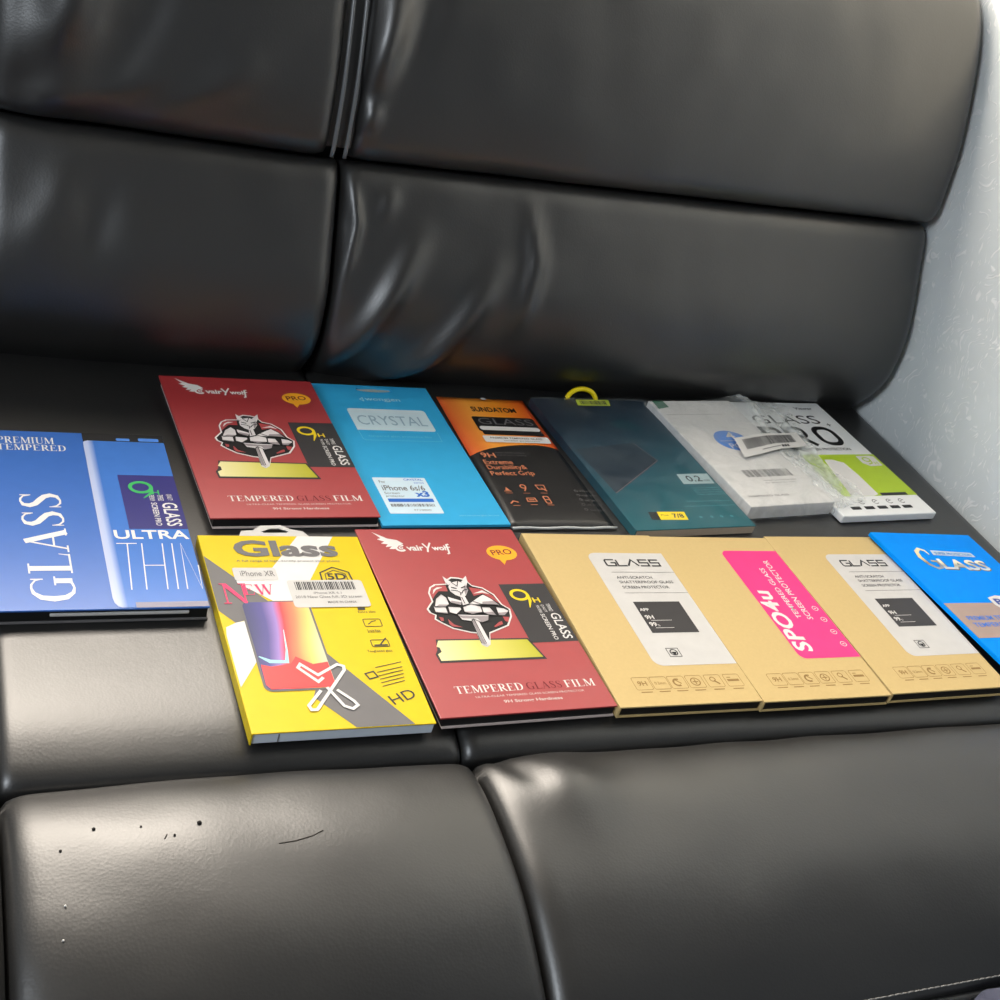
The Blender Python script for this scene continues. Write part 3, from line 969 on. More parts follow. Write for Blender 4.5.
KW = .1085
def kraft_label_art(L):
    e = L.W * 1000
    lab = L.put('label_sheet', 'white card', 0, poly(rr_pts(43.6, 36.2, e - 0.3, 157.4, 7.0, '1001')[:9] + [(e - 0.3, 36.2), (e - 0.3, 157.4)] + rr_pts(43.6, 36.2, e - 0.3, 157.4, 7.0)[-9:]), label='white label with rounded corners')
    L.put('title', 'dark print', 1,
          *[stroke([(a + dx * 8.2, 142.2 + dy * 7) for dx, dy in pts], 1.45) for a, pts in (
              (55.0, ((.95, 1), (0.1, 1), (0, .85), (0, .15), (.1, 0), (.95, 0), (.95, .5), (.5, .5))),
              (64.6, ((0, 1), (0, 0), (.9, 0))),
              (73.2, ((-.05, 0), (.5, 1), (1.05, 0))), (83.2, ((.95, 1), (.05, 1), (.05, .52), (.9, .52), (.9, 0), (0, 0))),
              (92.6, ((.95, 1), (.05, 1), (.05, .52), (.9, .52), (.9, 0), (0, 0))))], parent=lab)
    L.put('small_print', 'dark print', 1, rect(55, 134.6, e - .6, 134.9), rect(55, 111.2, e - .6, 111.5), text('ANTI-SCRATCH', 56.4, 127.2, 29.5, 3.0, 0, 0.004), text('SHATTERPROOF GLASS', 56.4, 122.0, 45, 3.0, 0, 0.004), text('SCREEN PROTECTOR', 56.2, 116.2, 39, 3.0, 0, 0.004), parent=lab)
    blk = L.put('black_square', 'charcoal print', 1, rect(57.0, 68.6, 95.2, 101.6), parent=lab, label='charcoal square printed on the label')
    L.put('square_print', 'white print', 2, text('APP', 58.4, 91.4, 7.4, 3.0, 0, 0.02), text('9H', 59.0, 82.8, 6.8, 4.2, 0, 0.02), text('99', 59.0, 75.2, 5.6, 4.4, 0, 0.02), text('%', 65, 75.2, 1.8, 2), rect(62.2, 81.2, 79, 81.6), rect(62.2, 73.4, 77, 73.8), parent=lab)
    L.put('seal_mark', 'black print', 1, stroke([(59.4, 44.6), (68.6, 44.6), (68.6, 52.8), (59.4, 52.8)], 0.5, True), stroke(arc_pts(64, 48.8, 2.7, 2.7, 0, 345, 20), 0.8, True), poly([(61.6, 49.2), (66.4, 49.2), (64, 45.8)]), parent=lab)

KB = M['kraft board']
r, L = book_box('screen_protector_box', 'kraft box with white label beside the front red box', 'box', KW, .18, .009, -.1084, .0016, -.33, KB, M['black tray'], KB, group='kraft boxes in the front row')
kraft_label_art(L); kraft_icons(L, 0)
r, L = book_box('screen_protector_box', 'kraft box with a bright pink label, between two white labelled kraft boxes', 'box', KW, .18, .009, .0002, 0.0, 0.0, KB, M['black tray'], KB, group='kraft boxes in the front row')
e = KW * 1000
lab = L.put('label_sheet', 'pink print', 0, poly(rr_pts(55.2, 39.6, e - .2, 162.8, 6.0)[:9] + [(e - .2, 39.6), (e - .2, 162.8)] + rr_pts(55.2, 39.6, e - .2, 162.8, 6.0)[-9:]), label='bright pink label with rounded corners')
L.put('title', 'white print', 1, text('SPO4u', 71.6, 46.4, 67, 14.8, 90, 0.028, 0.10, 1.06), parent=lab)
L.put('small_print', 'white print', 1, text('TEMPERED GLASS', 83.6, 82.4, 58.6, 4.6, 90, 0.006), text('SCREEN PROTECTOR', 93.0, 80.8, 70, 5.2, 90, 0.006),
      *[stroke(arc_pts(102, v, 2.4, 2.4, 0, 345, 16), 0.5, True) for v in (93, 80.4, 66.6, 53.4)], *[stroke([(101, v), (103, v)], 0.7) for v in (93, 80.4, 66.6, 53.4)], parent=lab)
kraft_icons(L, -3)
r, L = book_box('screen_protector_box', 'kraft box with white label partly under the bright blue box', 'box', .1125, .181, .009, .1118, .0022, .6, KB, M['black tray'], KB, group='kraft boxes in the front row')
kraft_label_art(L); kraft_icons(L, -1)

# --- yellow box -----------------------------------------------------------
W, H, t = .1085, .1782, .0085
YB = mat('yellow board', (214, 186, 16), rough=0.45, spec=0.25)
TRAYB = mat('pale blue grey tray card', (212, 222, 232), rough=0.5)
r = thing('screen_protector_box', 'yellow box with white barcode sticker at the left of the front row', 'box', (-.3428, -.0033, Z0), R(.2))
bm = bmesh.new()
box(bm, -W / 2, W / 2, -H / 2, H / 2, t - .0008, t, .0003)
box(bm, -W / 2, -W / 2 + .0008, -H / 2, H / 2, 0, t - .0008)
obj('cover', bm, YB, r)
bm = bmesh.new(); box(bm, -W / 2 + .001, W / 2 - .0006, -H / 2 + .0008, H / 2 - .001, 0, t - .0009, .0006)
tr = obj('tray', bm, TRAYB, r, label='pale blue grey inner tray')
bm = bmesh.new(); box(bm, -W / 2 + .0155, -W / 2 + .0160, -H / 2 + .0004, -H / 2 + .0012, .0005, t - .002)
obj('tray_fold', bm, M['grey print'], tr)
# hang tab with a slot
tabo = [(27, 177.6), (30, 184.5), (38, 185.4), (44, 190.4), (58, 191.2), (64, 187.0), (72, 184.6), (76, 177.6)]
tabh = [(43.5, 184.0), (50, 187.4), (56, 187.6), (62, 184.6), (60.5, 183), (45, 182.6)]
v, fs = curve_geo([tabo, tabh], 0.5)
bm = bmesh.new()
vs = [bm.verts.new((q.x / 1000 - W / 2, q.y / 1000 - H / 2 + .0006, t - .0016 + q.z * .0006)) for q in v]
for f in fs:
    try: bm.faces.new([vs[i] for i in f])
    except ValueError: pass
obj('hang_tab', bm, M['white card'], r, label='white hang tab with a slot')
L = Lid(r, W, H, t)
p = L.put
p('white_triangle', 'white print', 0, poly([(28.8, 177.8), (90.2, 177.8), (62.8, 131.5), (63, 105), (34, 105), (2, 154.2)][0:3] + [(52, 131.5), (36, 131), (35, 118)]) if False else poly([(48, 177.8), (90.4, 177.8), (64, 131), (64, 112), (10, 88), (2.4, 88), (1.2, 38), (20.5, 63.5), (34, 110), (34, 150)]) if False else poly([(66, 177.8), (90.6, 177.8), (63.8, 131), (34, 131), (42, 144.2)]))
p('grey_wedge', 'grey print', 0, poly([(.3, 156.5), (33.2, 110.4), (16, 94.2), (8.6, 91.6), (.3, 103)]), poly([(57.6, 63), (95.4, .4), (60, .4), (41, 26)]))
p('white_wedge', 'white print', 1, poly([(2, 87.6), (8.8, 91.6), (16.6, 93.6), (17.4, 62), (1.0, 36.2), (1.0, 80)]))
p('white_field', 'white print', 1, poly([(16.5, 131.4), (63, 131.4), (57, 111), (36, 111), (16.6, 129)]))
p('title', 'grey print', 2, text('Glass', 20.6, 155.6, 69.2, 17.2, 0, 0.035))
p('small_print', 'grey print', 2, text('A full range of high-density protect your phone', 20.2, 149.6, 68.5, 2.6))
tg = p('model_tag', 'white card', 2, rrect(15.8, 131.4, 43.6, 144.0, 1.5), label='small white model tag')
p('lettering', 'grey print', 3, text('iPhone XR', 20, 135.4, 22, 5.4), parent=tg)
p('new_word', mat('rose print', (226, 60, 108), rough=0.5), 3, serif('N', 4.6, 109, 16.5, 19.5, 0), serif('EW', 18.6, 117.0, 19.6, 10.4, 0), label='rose red word NEW')
p('shield', 'dark print', 1, stroke([(72, 131), (72.4, 139), (82, 144.6), (91.8, 139.4), (92.4, 131)], 1.0), stroke([(75, 131), (75.4, 137.6), (82, 141.6), (89, 137.8), (89.6, 131)], 0.6), text('5D', 76.4, 131.8, 12.4, 6.4, 0, 0.02))
st = p('barcode_sticker', 'white card', 4, rrect(48.0, 104.2, 98.0, 131.0, 2.4), label='white barcode sticker')
p('bar_code', 'dark print', 5, bars(52.6, 121.2, 92.6, 129.2, 34, 3), parent=st)
p('lettering', 'grey print', 5, text('iPhone XR 6.1', 63, 117.0, 18.4, 2.2), text('2018 New Glass full, 3D screen', 50.4, 112.6, 43.6, 3.0), text('MADE IN CHINA', 70.2, 107.8, 19, 2.2, 0, 0.01), parent=st)
PHM = mat_ramp('phone screen print', [(0, (40, 46, 98)), (.22, (72, 66, 138)), (.36, (150, 120, 190)), (.46, (226, 62, 66)), (.62, (240, 130, 90)), (.8, (216, 200, 110)), (1, (200, 200, 170))], (1, -0.12, 0), -.034, .012, wob=.010, wscale=22)
ph = p('phone_body', 'grey print', 2, rrect(14.0, 31.6, 58.0, 111.2, 5), label='printed phone with a swirl on its screen')
p('phone_screen', PHM, 3, rrect(15.4, 33.0, 56.6, 110.0, 4), parent=ph)
p('screen_swirl', mat('scarlet print', (222, 62, 64), rough=0.4), 4, poly([(16.0, 54), (22, 52), (34, 54), (38, 60), (47, 53), (56.4, 54.6), (56.4, 37), (54, 33.2), (18, 33.2), (15.6, 37)]), parent=ph)
p('screen_light', mat('ice print', (160, 214, 222), rough=0.4), 4, stroke([(16.2, 61, .8), (22, 56.4, 3), (32, 55.6, 2.4), (34, 66, 1.2), (36, 84, .4)], 2), parent=ph)
p('cross_mark', 'white print', 5, stroke([(50.4, 41.2), (46.6, 37.8), (37.2, 50.2), (39.2, 53.2), (47.8, 43.4), (61.4, 51.8), (65.0, 50.2), (64.6, 46.8), (40.6, 15.4), (37.2, 15.4), (36.4, 18.8), (46.4, 30.6)], 2.0), stroke([(50.6, 33.0), (57.0, 17.2), (61.6, 14.6), (65.2, 17.4), (63.8, 20.8), (56.0, 30.6)], 2.0))
p('icons', 'dark print', 1, rect(88.2, 101.4, 93, 104), text('Extra slim', 87.6, 98.6, 11.6, 2.0), stroke(rr_pts(88.6, 85.6, 100, 92.6, 1), .5, True), stroke([(91, 87.5), (94, 90.2), (97, 91)], .6), text('Scratch Resist', 88.8, 79.8, 8.6, 3.2),
  stroke(rr_pts(88.2, 66.8, 99.4, 73, 1), .5, True), stroke([(89.6, 68.2), (98.4, 68.2)], 1.2), stroke([(94, 69), (98.8, 74.6)], .9), text('Toughened glass', 83.6, 61.4, 16.2, 2.6))
p('hd_mark', 'dark print', 1, stroke([(76.8, 43.4), (82.4, 45.2), (84.0, 40.4), (78.4, 38.8)], 1.0, True), text('HD', 87.6, 16.4, 17, 7.6, 20, 0.0), *[stroke([(84.6, a), (102.4 - .5 * k, a + 4.2)], .55) for k, a in enumerate((48.4, 44.2, 41.2, 38.2, 35.2, 32.2))])

# --- blue box at the left -------------------------------------------------
W, H, t = .121, .187, .010
BLU = mat('cornflower blue board', (54, 102, 180), rough=0.3, spec=0.45)
r, L = book_box('screen_protector_box', 'blue box cut by the left edge of the photo, with a printed phone', 'box', W, H, t, -.4635, .1050, .8, BLU, M['black tray'], M['grey print'], th=.0012)
bm = bmesh.new(); box(bm, -W / 2 + .03, W / 2 - .012, -H / 2 - .0001, -H / 2 + .003, .0052, .0068, .0003)
obj('inner_card', bm, M['white card'], r, label='white card showing in the open front edge')
p = L.put
p('dark_strip', 'black print', 0, rect(66.4, 176.6, 120.8, 186.8), label='black strip above the printed phone')
p('title', 'white print', 0, serif('GLASS', 46.2, 7.6, 107, 26.2, 90), label='tall white serif lettering')
p('heading', 'white print', 0, serif('PREMIUM', 11.4, 171.6, 36.0, 7.8), serif('TEMPERED', 10.8, 163.4, 43.4, 7.0))
ph = p('phone_edge', mat_ramp('rim print', [(0, (186, 194, 220)), (.45, (172, 186, 222)), (1, (66, 116, 194))], (1, 0, 0), .0052, .0128, rough=.25), 1, poly([(66.2, 175.0), (67.4, 176.8), (69.5, 177.6), (74.5, 177.5), (73.2, 11.5), (73.6, 8.6), (75, 6.4), (78, 5.4), (78, .8), (70, 0.8), (67.6, 2.2), (66.0, 5.4), (65.4, 10)]), label='pale rounded rim of the printed phone')
p('phone_face', mat('sky blue print', (66, 116, 194), rough=0.25), 1, poly([(74.4, 177.5), (120.8, 177.5), (120.8, 5.4), (78, 5.4), (75, 6.4), (73.6, 8.6), (73.2, 11.5)]))
p('phone_bottom_edge', mat('mauve grey print', (132, 128, 146), rough=.3), 1, rect(78, .6, 120.7, 5.4), label='mauve grey lower rim of the printed phone')
p('phone_buttons', mat('button blue print', (84, 140, 224), rough=0.3), 1, rrect(88.6, 178.4, 97.8, 181.6, 1), rrect(103.6, 178.6, 117.6, 182.4, 1))
lab = p('hardness_label', mat('indigo print', (52, 50, 116), rough=0.3), 2, rect(84, 77.2, 120.9, 136.8), label='indigo label with a green 9')
p('numeral', mat('leaf green print', (50, 170, 90), rough=0.4), 3, stroke(arc_pts(97.2, 122.8, 6.8, 5.8, 0, 345, 24), 2.5, True), stroke([(104, 122, 2.4), (103.4, 116.4, 2.3), (97.6, 110.6, .6)], 1.6), text('H', 104.0, 114.6, 4.4, 5, 0, .01), parent=lab)
p('lettering', 'white print', 3, text('GLASS', 108.2, 105.6, 25.4, 9.8, -90, .012), text('SCREEN PRO', 101.4, 105.6, 25.0, 3.8, -90, .01), text('PREMIUM', 101.2, 113.8, 6, 3.4, -90), text('TEMPERED', 106.6, 114.4, 6.6, 3.6, -90), text('QUALITY', 112.2, 115.2, 7, 4.0, -90), parent=lab)
p('ultra_word', 'white print', 2, text('ULTRA', 73.8, 66.6, 46.2, 9.2, 0, .02))
p('thin_word', 'white print', 2, *[stroke(q, .75) for q in ([(74, 62), (86.4, 62)], [(80.6, 62), (77.4, 16.8)], [(89.4, 62), (86.2, 16.8)], [(102, 62), (98.6, 16.8)], [(88, 40), (100.4, 40)], [(108, 62), (104.8, 16.8)], [(110.4, 16.8), (113.4, 62), (119.4, 17), (121.0 - .2, 40)])])

# --- thin sky blue packet with hang slot ----------------------------------
W, H, t = .1020, .1934, .0022
CY = mat('sky blue card', (52, 168, 220), rough=0.4, spec=0.35)
r = thing('screen_protector_packet', 'thin sky blue packet with a white model sticker and hang slot', 'packet', (-.2155, .2062, Z0), R(2.12))
wo = [(0, 0), (102, 0), (102, 193.4), (0, 193.4)]
slot = arc_pts(53, 186.4, 16, 3.2, 180, 360, 12) + [(68, 189.4), (58, 190.2), (53, 190.8), (48, 190.2), (38, 189.4)]
v, fs = curve_geo([wo, slot], 0.5)
bm = bmesh.new()
vs = [bm.verts.new((q.x / 1000 - W / 2, q.y / 1000 - H / 2, t / 2 + q.z * t)) for q in v]
for f in fs:
    try: bm.faces.new([vs[i] for i in f])
    except ValueError: pass
bmesh.ops.remove_doubles(bm, verts=bm.verts[:], dist=1e-6)
obj('sleeve', bm, CY, r)
bm = bmesh.new(); box(bm, -.015, .017, .0885, .0955, .0001, .0006)
obj('slot_backing', bm, mat('pale sage plastic', (170, 176, 170), rough=.3), r, label='pale plastic seen through the hang slot')
L = Lid(r, W, H, t); p = L.put
p('brand_print', mat('pale aqua print', (160, 214, 232), rough=.5), 0, stroke([(35.5, 171), (38.4, 173.6), (38.4, 168.6), (35.5, 171)], .9), text('wongjen', 40.2, 168, 31, 6.6, 0, .01))
tp = p('title_panel', mat('pale sky print', (205, 226, 234), rough=.45), 0, rrect(19.6, 124.8, 87.4, 156.6, 3, '0111'), label='pale panel behind the title')
p('title', mat('steel blue print', (150, 180, 196), rough=.45), 1, text('CRYSTAL', 24, 132.4, 59, 14, 0, 0.0), parent=tp)
p('outline', mat('aqua line print', (110, 194, 226), rough=.5), 0, stroke([(20, 124), (20.4, 112), (22.4, 110.4), (87, 110.4), (87.4, 123.6)], .5), text('tempered glass protective film', 26, 114.5, 54, 3.2))
st = p('model_sticker', mat('pale blue sticker', (206, 226, 238), rough=.5), 1, rrect(10.4, 13.8, 53.0, 59.2, 1), label='pale blue model sticker')
p('lettering', 'grey print', 2, text('For', 14.4, 52, 5, 3.4), text('iPhone 6s/6', 14.2, 42.4, 34.2, 6.6, 0, .01), text('Screen', 14, 37.8, 12, 2.8), text('protector', 14, 33.6, 15, 2.6), bars(14.2, 22.2, 49.4, 25.6, 30, 5), text('4710000', 30, 17.2, 14, 1.6), parent=st)
bp_ = mat('royal blue print', (40, 104, 196), rough=.5)
p('blue_strip', bp_, 2, rect(14.2, 28.0, 50.2, 32.2), text('x3', 38, 34.4, 11.4, 7.4, 0, .04), text('CRYSTAL', 35, 55.2, 15.4, 2.6, 0, .01), text('series', 42, 51.4, 8, 2.2), parent=st)
p('web_address', mat('pale aqua print 2', (150, 208, 230), rough=.5), 0, text('www.tempered-glass-film.com', 64, 10.2, 33, 1.8))

# --- orange and black pouch ----------------------------------------------
W, H, t = .0877, .185, .0032
r = thing('screen_protector_pouch', 'orange and black pouch with copper icons between thin blue packet and teal box', 'pouch', (-.1176, .2030, Z0), R(1.6))
quad = [(-2.0, 0), (88.6, -.6), (85.0, 185), (3.0, 185)]
bm = bmesh.new()
nx, ny = 14, 22
def pouch_pt(i, j, top):
    u = i / nx; v = j / ny
    x = (quad[0][0] * (1 - u) + quad[1][0] * u) * (1 - v) + (quad[3][0] * (1 - u) + quad[2][0] * u) * v
    y = 185 * v
    d = min(1, 5 * min(u, 1 - u)) * min(1, 8 * min(v, 1 - v))
    z = (0.0008 + (t - .0008) * d ** .5) if top else 0.0
    return ((x / 1000 - W / 2), y / 1000 - H / 2, z)
T = [[bm.verts.new(pouch_pt(i, j, True)) for i in range(nx + 1)] for j in range(ny + 1)]
Bt = [[bm.verts.new(pouch_pt(i, j, False)) for i in range(nx + 1)] for j in range(ny + 1)]
for j in range(ny):
    for i in range(nx):
        bm.faces.new((T[j][i], T[j][i + 1], T[j + 1][i + 1], T[j + 1][i]))
        bm.faces.new((Bt[j + 1][i], Bt[j + 1][i + 1], Bt[j][i + 1], Bt[j][i]))
for j in range(ny):
    bm.faces.new((T[j][0], T[j + 1][0], Bt[j + 1][0], Bt[j][0])); bm.faces.new((T[j + 1][nx], T[j][nx], Bt[j][nx], Bt[j + 1][nx]))
for i in range(nx):
    bm.faces.new((T[0][i + 1], T[0][i], Bt[0][i], Bt[0][i + 1])); bm.faces.new((T[ny][i], T[ny][i + 1], Bt[ny][i + 1], Bt[ny][i]))
# orange blend above a curved edge, black below: one printed film
m, nt, b = new_mat('pouch print')
tc = node(nt, 'ShaderNodeTexCoord'); sx = node(nt, 'ShaderNodeSeparateXYZ'); nt.links.new(tc.outputs['Object'], sx.inputs[0])
mr = node(nt, 'ShaderNodeMapRange'); mr.inputs['From Min'].default_value = -.044; mr.inputs['From Max'].default_value = .044
nt.links.new(sx.outputs['X'], mr.inputs['Value'])
cr = node(nt, 'ShaderNodeValToRGB')
for k, (pp, c) in enumerate([(0, (222, 84, 44)), (.3, (242, 156, 56)), (.55, (240, 150, 40)), (1, (222, 76, 30))]):
    if k > 1: cr.color_ramp.elements.new(.5)
for el_, (pp, c) in zip(cr.color_ramp.elements, [(0, (222, 84, 44)), (.3, (244, 160, 62)), (.6, (240, 146, 38)), (1, (222, 76, 30))]):
    el_.position = pp; el_.color = lin(c)
nt.links.new(mr.outputs['Result'], cr.inputs['Fac'])
# edge: y > 0.0150 - 8*(x-0.008)^2
a1 = node(nt, 'ShaderNodeMath', operation='SUBTRACT'); a1.inputs[1].default_value = .018; nt.links.new(sx.outputs['X'], a1.inputs[0])
a2 = node(nt, 'ShaderNodeMath', operation='POWER'); a2.inputs[1].default_value = 2; nt.links.new(a1.outputs[0], a2.inputs[0])
a3 = node(nt, 'ShaderNodeMath', operation='MULTIPLY_ADD'); a3.inputs[1].default_value = 4.0; nt.links.new(a2.outputs[0], a3.inputs[0]); nt.links.new(sx.outputs['Y'], a3.inputs[2])
a4 = node(nt, 'ShaderNodeMath', operation='GREATER_THAN'); a4.inputs[1].default_value = .0175; nt.links.new(a3.outputs[0], a4.inputs[0])
mx = node(nt, 'ShaderNodeMix', data_type='RGBA'); mx.inputs['A'].default_value = lin((30, 29, 30)); nt.links.new(cr.outputs['Color'], mx.inputs['B']); nt.links.new(a4.outputs[0], mx.inputs['Factor'])
nt.links.new(mx.outputs['Result'], b.inputs['Base Color']); b.inputs['Roughness'].default_value = .35
obj('pouch', bm, m, r, smooth=True)
bm = bmesh.new(); tube(bm, [(-W / 2 - .0015 + .0905 * k / 12, -H / 2 - .0012, .0014 + .0004 * math.sin(k * 1.3)) for k in range(13)], .0011, 6)
obj('bottom_seal', bm, mat('clear seal', (190, 192, 192), rough=.2), r, smooth=True, label='shiny clear seal along the bottom')
L = Lid(r, W, H, t); p = L.put
p('hang_hole', 'white card', 1, ell(44.5, 180.6, 2.6, 1.7), label='small round hang hole')
p('brand_print', 'black print', 1, text('SUNDATOM', 26.4, 159.4, 42, 7.6, 0, .022))
blk = p('title_panel', 'black print', 1, rrect(21.6, 128.8, 79.8, 151.4, 2.4), rrect(23.6, 124, 80, 129.4, 1), label='black panel behind the title')
p('title', 'grey print', 2, text('GLASS', 25.8, 139.6, 51, 9.6, 0, -.004), parent=blk)
p('white_bars', 'white print', 2, rrect(23.2, 130.6, 79.4, 136.6, 2.8), rrect(20.6, 112.4, 81.6, 122.0, 1.6))
p('bar_print', 'grey print', 3, text('PREMIUM TEMPERED GLASS', 27, 117.6, 48, 2.4, 0, .01), text('screen protector', 38, 113.8, 34, 2.0))
CO = mat('copper print', (206, 128, 92), rough=.5)
p('lettering', CO, 1, text('9H', 8.4, 89.8, 12.6, 6.8, 0, .012), text('Extreme', 7.2, 79.8, 25.6, 6.4, 2, .006), text('Durability&', 7.2, 71.2, 35.6, 7.4, 2, .006), text('Perfect Grip', 7.0, 62.8, 39, 7.6, 2, .006))
p('small_print', 'grey print', 1, text('super hard surface', 22.4, 96.0, 27, 2.4), text('anti scratch coating', 22.4, 92.4, 27, 2.2))
p('bullet_print', 'grey print', 1,
  *[stroke(arc_pts(73.2 - .6 * k, v_, 1.3, 1.3, 0, 330, 10), .5, True) for k, v_ in enumerate((45, 39, 33, 26.6, 20))], *[text(s_, 76.4 - .6 * k, v_ - 1.0, 14, 2.2) for k, (v_, s_) in enumerate(((44.4, '0.33mm thick'), (38.2, 'high clear'), (32, 'anti shatter'), (25.8, 'oil proof'), (19, 'easy install')))])
p('icons', CO, 1, stroke([(9, 43.6), (15.4, 43.6)], .8), poly([(10.4, 44.4), (14.4, 44.4), (12.4, 49)]), stroke(arc_pts(27.8, 50, 2.3, 2.3, 0, 340, 12), 1, True), stroke([(29.6, 48), (27, 43.8)], 1), stroke([(39.6, 52), (47, 52), (46.4, 46.4), (40.4, 46.6)], .8, True), stroke([(43, 48.4), (46.8, 44)], 1.2),
  stroke([(8.2, 27.4), (11.4, 30.6), (15.2, 29)], 1.2), stroke([(24, 30), (32, 30.4), (31.6, 34.6), (24.4, 34.4)], .9, True), stroke([(25.6, 32.2), (30.4, 32.4)], 1), stroke(rr_pts(39.6, 28, 44, 37, 1), .9, True), stroke([(40, 32.6), (44, 32.6)], .9),
  *[stroke([(u - 3, v_), (u + 3, v_)], .5) for u, v_ in ((12.2, 41), (27.6, 41), (43, 41.4), (12, 24.6), (27.6, 26), (42, 25.6))])

# --- teal box in shrink wrap ---------------------------------------------
W, H, t = .1180, .1914, .0075
r = thing('screen_protector_box', 'teal box with yellow hook, wrapped in film, beside the clear bag', 'box', (-.0090, .1991, Z0), R(4.49))
TE = mat_ramp('teal print', [(0, (14, 26, 44)), (.35, (14, 48, 66)), (.62, (14, 70, 86)), (1, (24, 90, 100))], (0.35, -1, 0), -.075, .085, rough=.35, wob=.03, wscale=18)
bm = bmesh.new(); box(bm, -W / 2, W / 2, -H / 2, H / 2, t - .0008, t, .0002); box(bm, -W / 2, -W / 2 + .0008, -H / 2, H / 2, 0, t - .0008)
obj('cover', bm, TE, r)
bm = bmesh.new(); box(bm, -W / 2 + .0009, W / 2 - .0004, -H / 2 + .0002, H / 2 - .0004, 0, t - .0009)
obj('tray', bm, mat('buff card', (186, 170, 150), rough=.7), r, label='buff card edge')
hk = [((math.cos(R(a)) * 15.5 - 4.5) / 1000, H / 2 + (math.sin(R(a)) * 4.0 + 2.6) / 1000, .0040 + .0105 * max(0, math.sin(R(a)))) for a in range(-12, 196, 8)]
bm = bmesh.new(); tube(bm, hk, .0023, 8)
obj('hook', bm, mat('yellow plastic', (240, 214, 20), rough=.35), r, smooth=True, label='yellow plastic hanging hook')
L = Lid(r, W, H, t); p = L.put
p('hook_sticker', mat('lime sticker', (186, 200, 60), rough=.45), 1, poly([(45.6, 190.6), (80.6, 190.9), (77.6, 181.0), (43, 180.8)]), label='lime sticker under the hook')
p('sticker_code', 'dark print', 2, bars(47.6, 182.6, 75.4, 188.8, 16, 9, .8))
p('phone_shape', mat('ink blue print', (28, 44, 58), rough=.3), 0, poly([(4, 112), (67, 121.5), (76.5, 94), (9, 49)]), label='dark phone shape printed across the lid')
p('phone_rim', mat('copper line', (140, 110, 110), rough=.4), 1, stroke([(76.5, 94), (9, 49)], .5), stroke([(67, 121.5), (76.5, 94)], .4))
p('mist', mat('sea green print', (13, 60, 72), rough=.35), 0, ell(74, 150, 12, 7.5), ell(84, 145, 7, 5))
pl = p('thickness_panel', mat('silver print', (150, 172, 176), rough=.4), 0, poly([(84, 74), (116.4, 74.2), (115, 59.6), (82.6, 59.6)]), label='silver panel with the thickness')
p('lettering', 'dark print', 1, text('0.2', 90, 62.8, 15.2, 8.4, 0, .01), text('mm', 107, 62.8, 5.6, 2.4), parent=pl)
p('small_print', mat('mist print', (86, 150, 158), rough=.5), 0, *[text(s_, 87.2, 52.6 - 3.1 * k, 28.6, 2.3) for k, s_ in enumerate(('super thin tempered', 'glass film clear', 'fits curved edge', 'high definition'))], text('9H hardness anti fingerprint', 70, 34, 46, 2.4), text('full screen coverage protector film', 64, 27.6, 52, 2.2),
  *[stroke(arc_pts(u, 14, 1.1, 1.1, 0, 330, 10), .7, True) for u in (71, 82, 92, 102.4)])
p('black_tag', 'black print', 0, poly([(24.4, 23), (34, 22.6), (32, 12.2), (22.6, 12.8)]))
ys = p('price_tag', mat('tag yellow', (246, 214, 20), rough=.45), 1, poly([(32.6, 22.8), (58.8, 21.6), (56.8, 11.0), (30.6, 12.2)]), label='small yellow tag')
p('lettering', 'dark print', 2, text('7/8', 44.4, 14, 10.6, 5.6, -2, .02), text('Plus', 34, 17, 7, 2.0), parent=ys)
FILM = film('shrink film', (214, 226, 230), .93, rough=.15, lo=.01)
bm = bmesh.new(); box(bm, -W / 2 - .0006, W / 2 + .0006, -H / 2 - .0006, H / 2 + .0006, .00003, t + .0016, .0007)
obj('shrink_wrap', bm, FILM, r, label='clear shrink film')

# --- white and green box --------------------------------------------------
W, H, t = .1125, .185, .0075
ca, sa = math.cos(R(4.7)), math.sin(R(4.7))
cxp = .2708 - W / 2 * ca - H / 2 * sa; cyp = .1333 - W / 2 * sa + H / 2 * ca
WB = mat('white gloss board', (232, 233, 232), rough=.35)
r = thing('screen_protector_box', 'white and lime green box at the right end of the back row', 'box', (cxp, cyp, Z0), R(4.7))
bm = bmesh.new(); box(bm, -W / 2, W / 2, -H / 2, H / 2, 0, t, .0012)
obj('carton', bm, WB, r)
L = Lid(r, W, H, t, -8.0); p = L.put
GR = mat('lime green print', (174, 202, 48), rough=.4)
p('green_field', GR, 0, poly([(30, 93.4), (120.3, 93.4), (120.3, 27.4), (66, 27.8), (30, 28)]), label='lime green printed field')
p('white_swoosh', 'white print', 1, shape([(52, 85.4), (62, 85), (72, 80), (74, 60), (73.6, 30), (66.8, 27.9), (40, 28), (46, 60)]))
p('title', 'black print', 0, text('GLASS', 98 - 82, 146.2, 81.4, 14.8, 0, .0), stroke([(14, 109), (14, 141)], 5.6), stroke(rr_pts(14, 124, 32, 138.4, 6, '0110'), 5.2, True), stroke([(42, 109), (42, 141)], 5.6), stroke(rr_pts(42, 124, 62, 138.4, 6, '0110'), 5.2, True), stroke([(52, 124), (64, 109)], 5.8), stroke(rr_pts(76, 111.4, 99, 138.6, 9.5), 5.6, True), stroke([(104.6, 142), (104.6, 147)], 1.1), stroke([(102, 144.5), (107.2, 144.5)], 1.1))
p('small_print', 'dark print', 0, text('FULL SCREEN PROTECTION', 28, 100.4, 71, 4.4, 0, .02))
p('brand_print', 'dark print', 0, text('Viewer', 82, 171.6, 23, 4.6, 0, .012))
n9 = p('numeral_badge', 'white print', 1, poly([(95.4, 90.4), (112, 90.8), (117.4, 89.4), (117, 74.4), (101, 73.8), (95, 79)]), label='white badge with a 9')
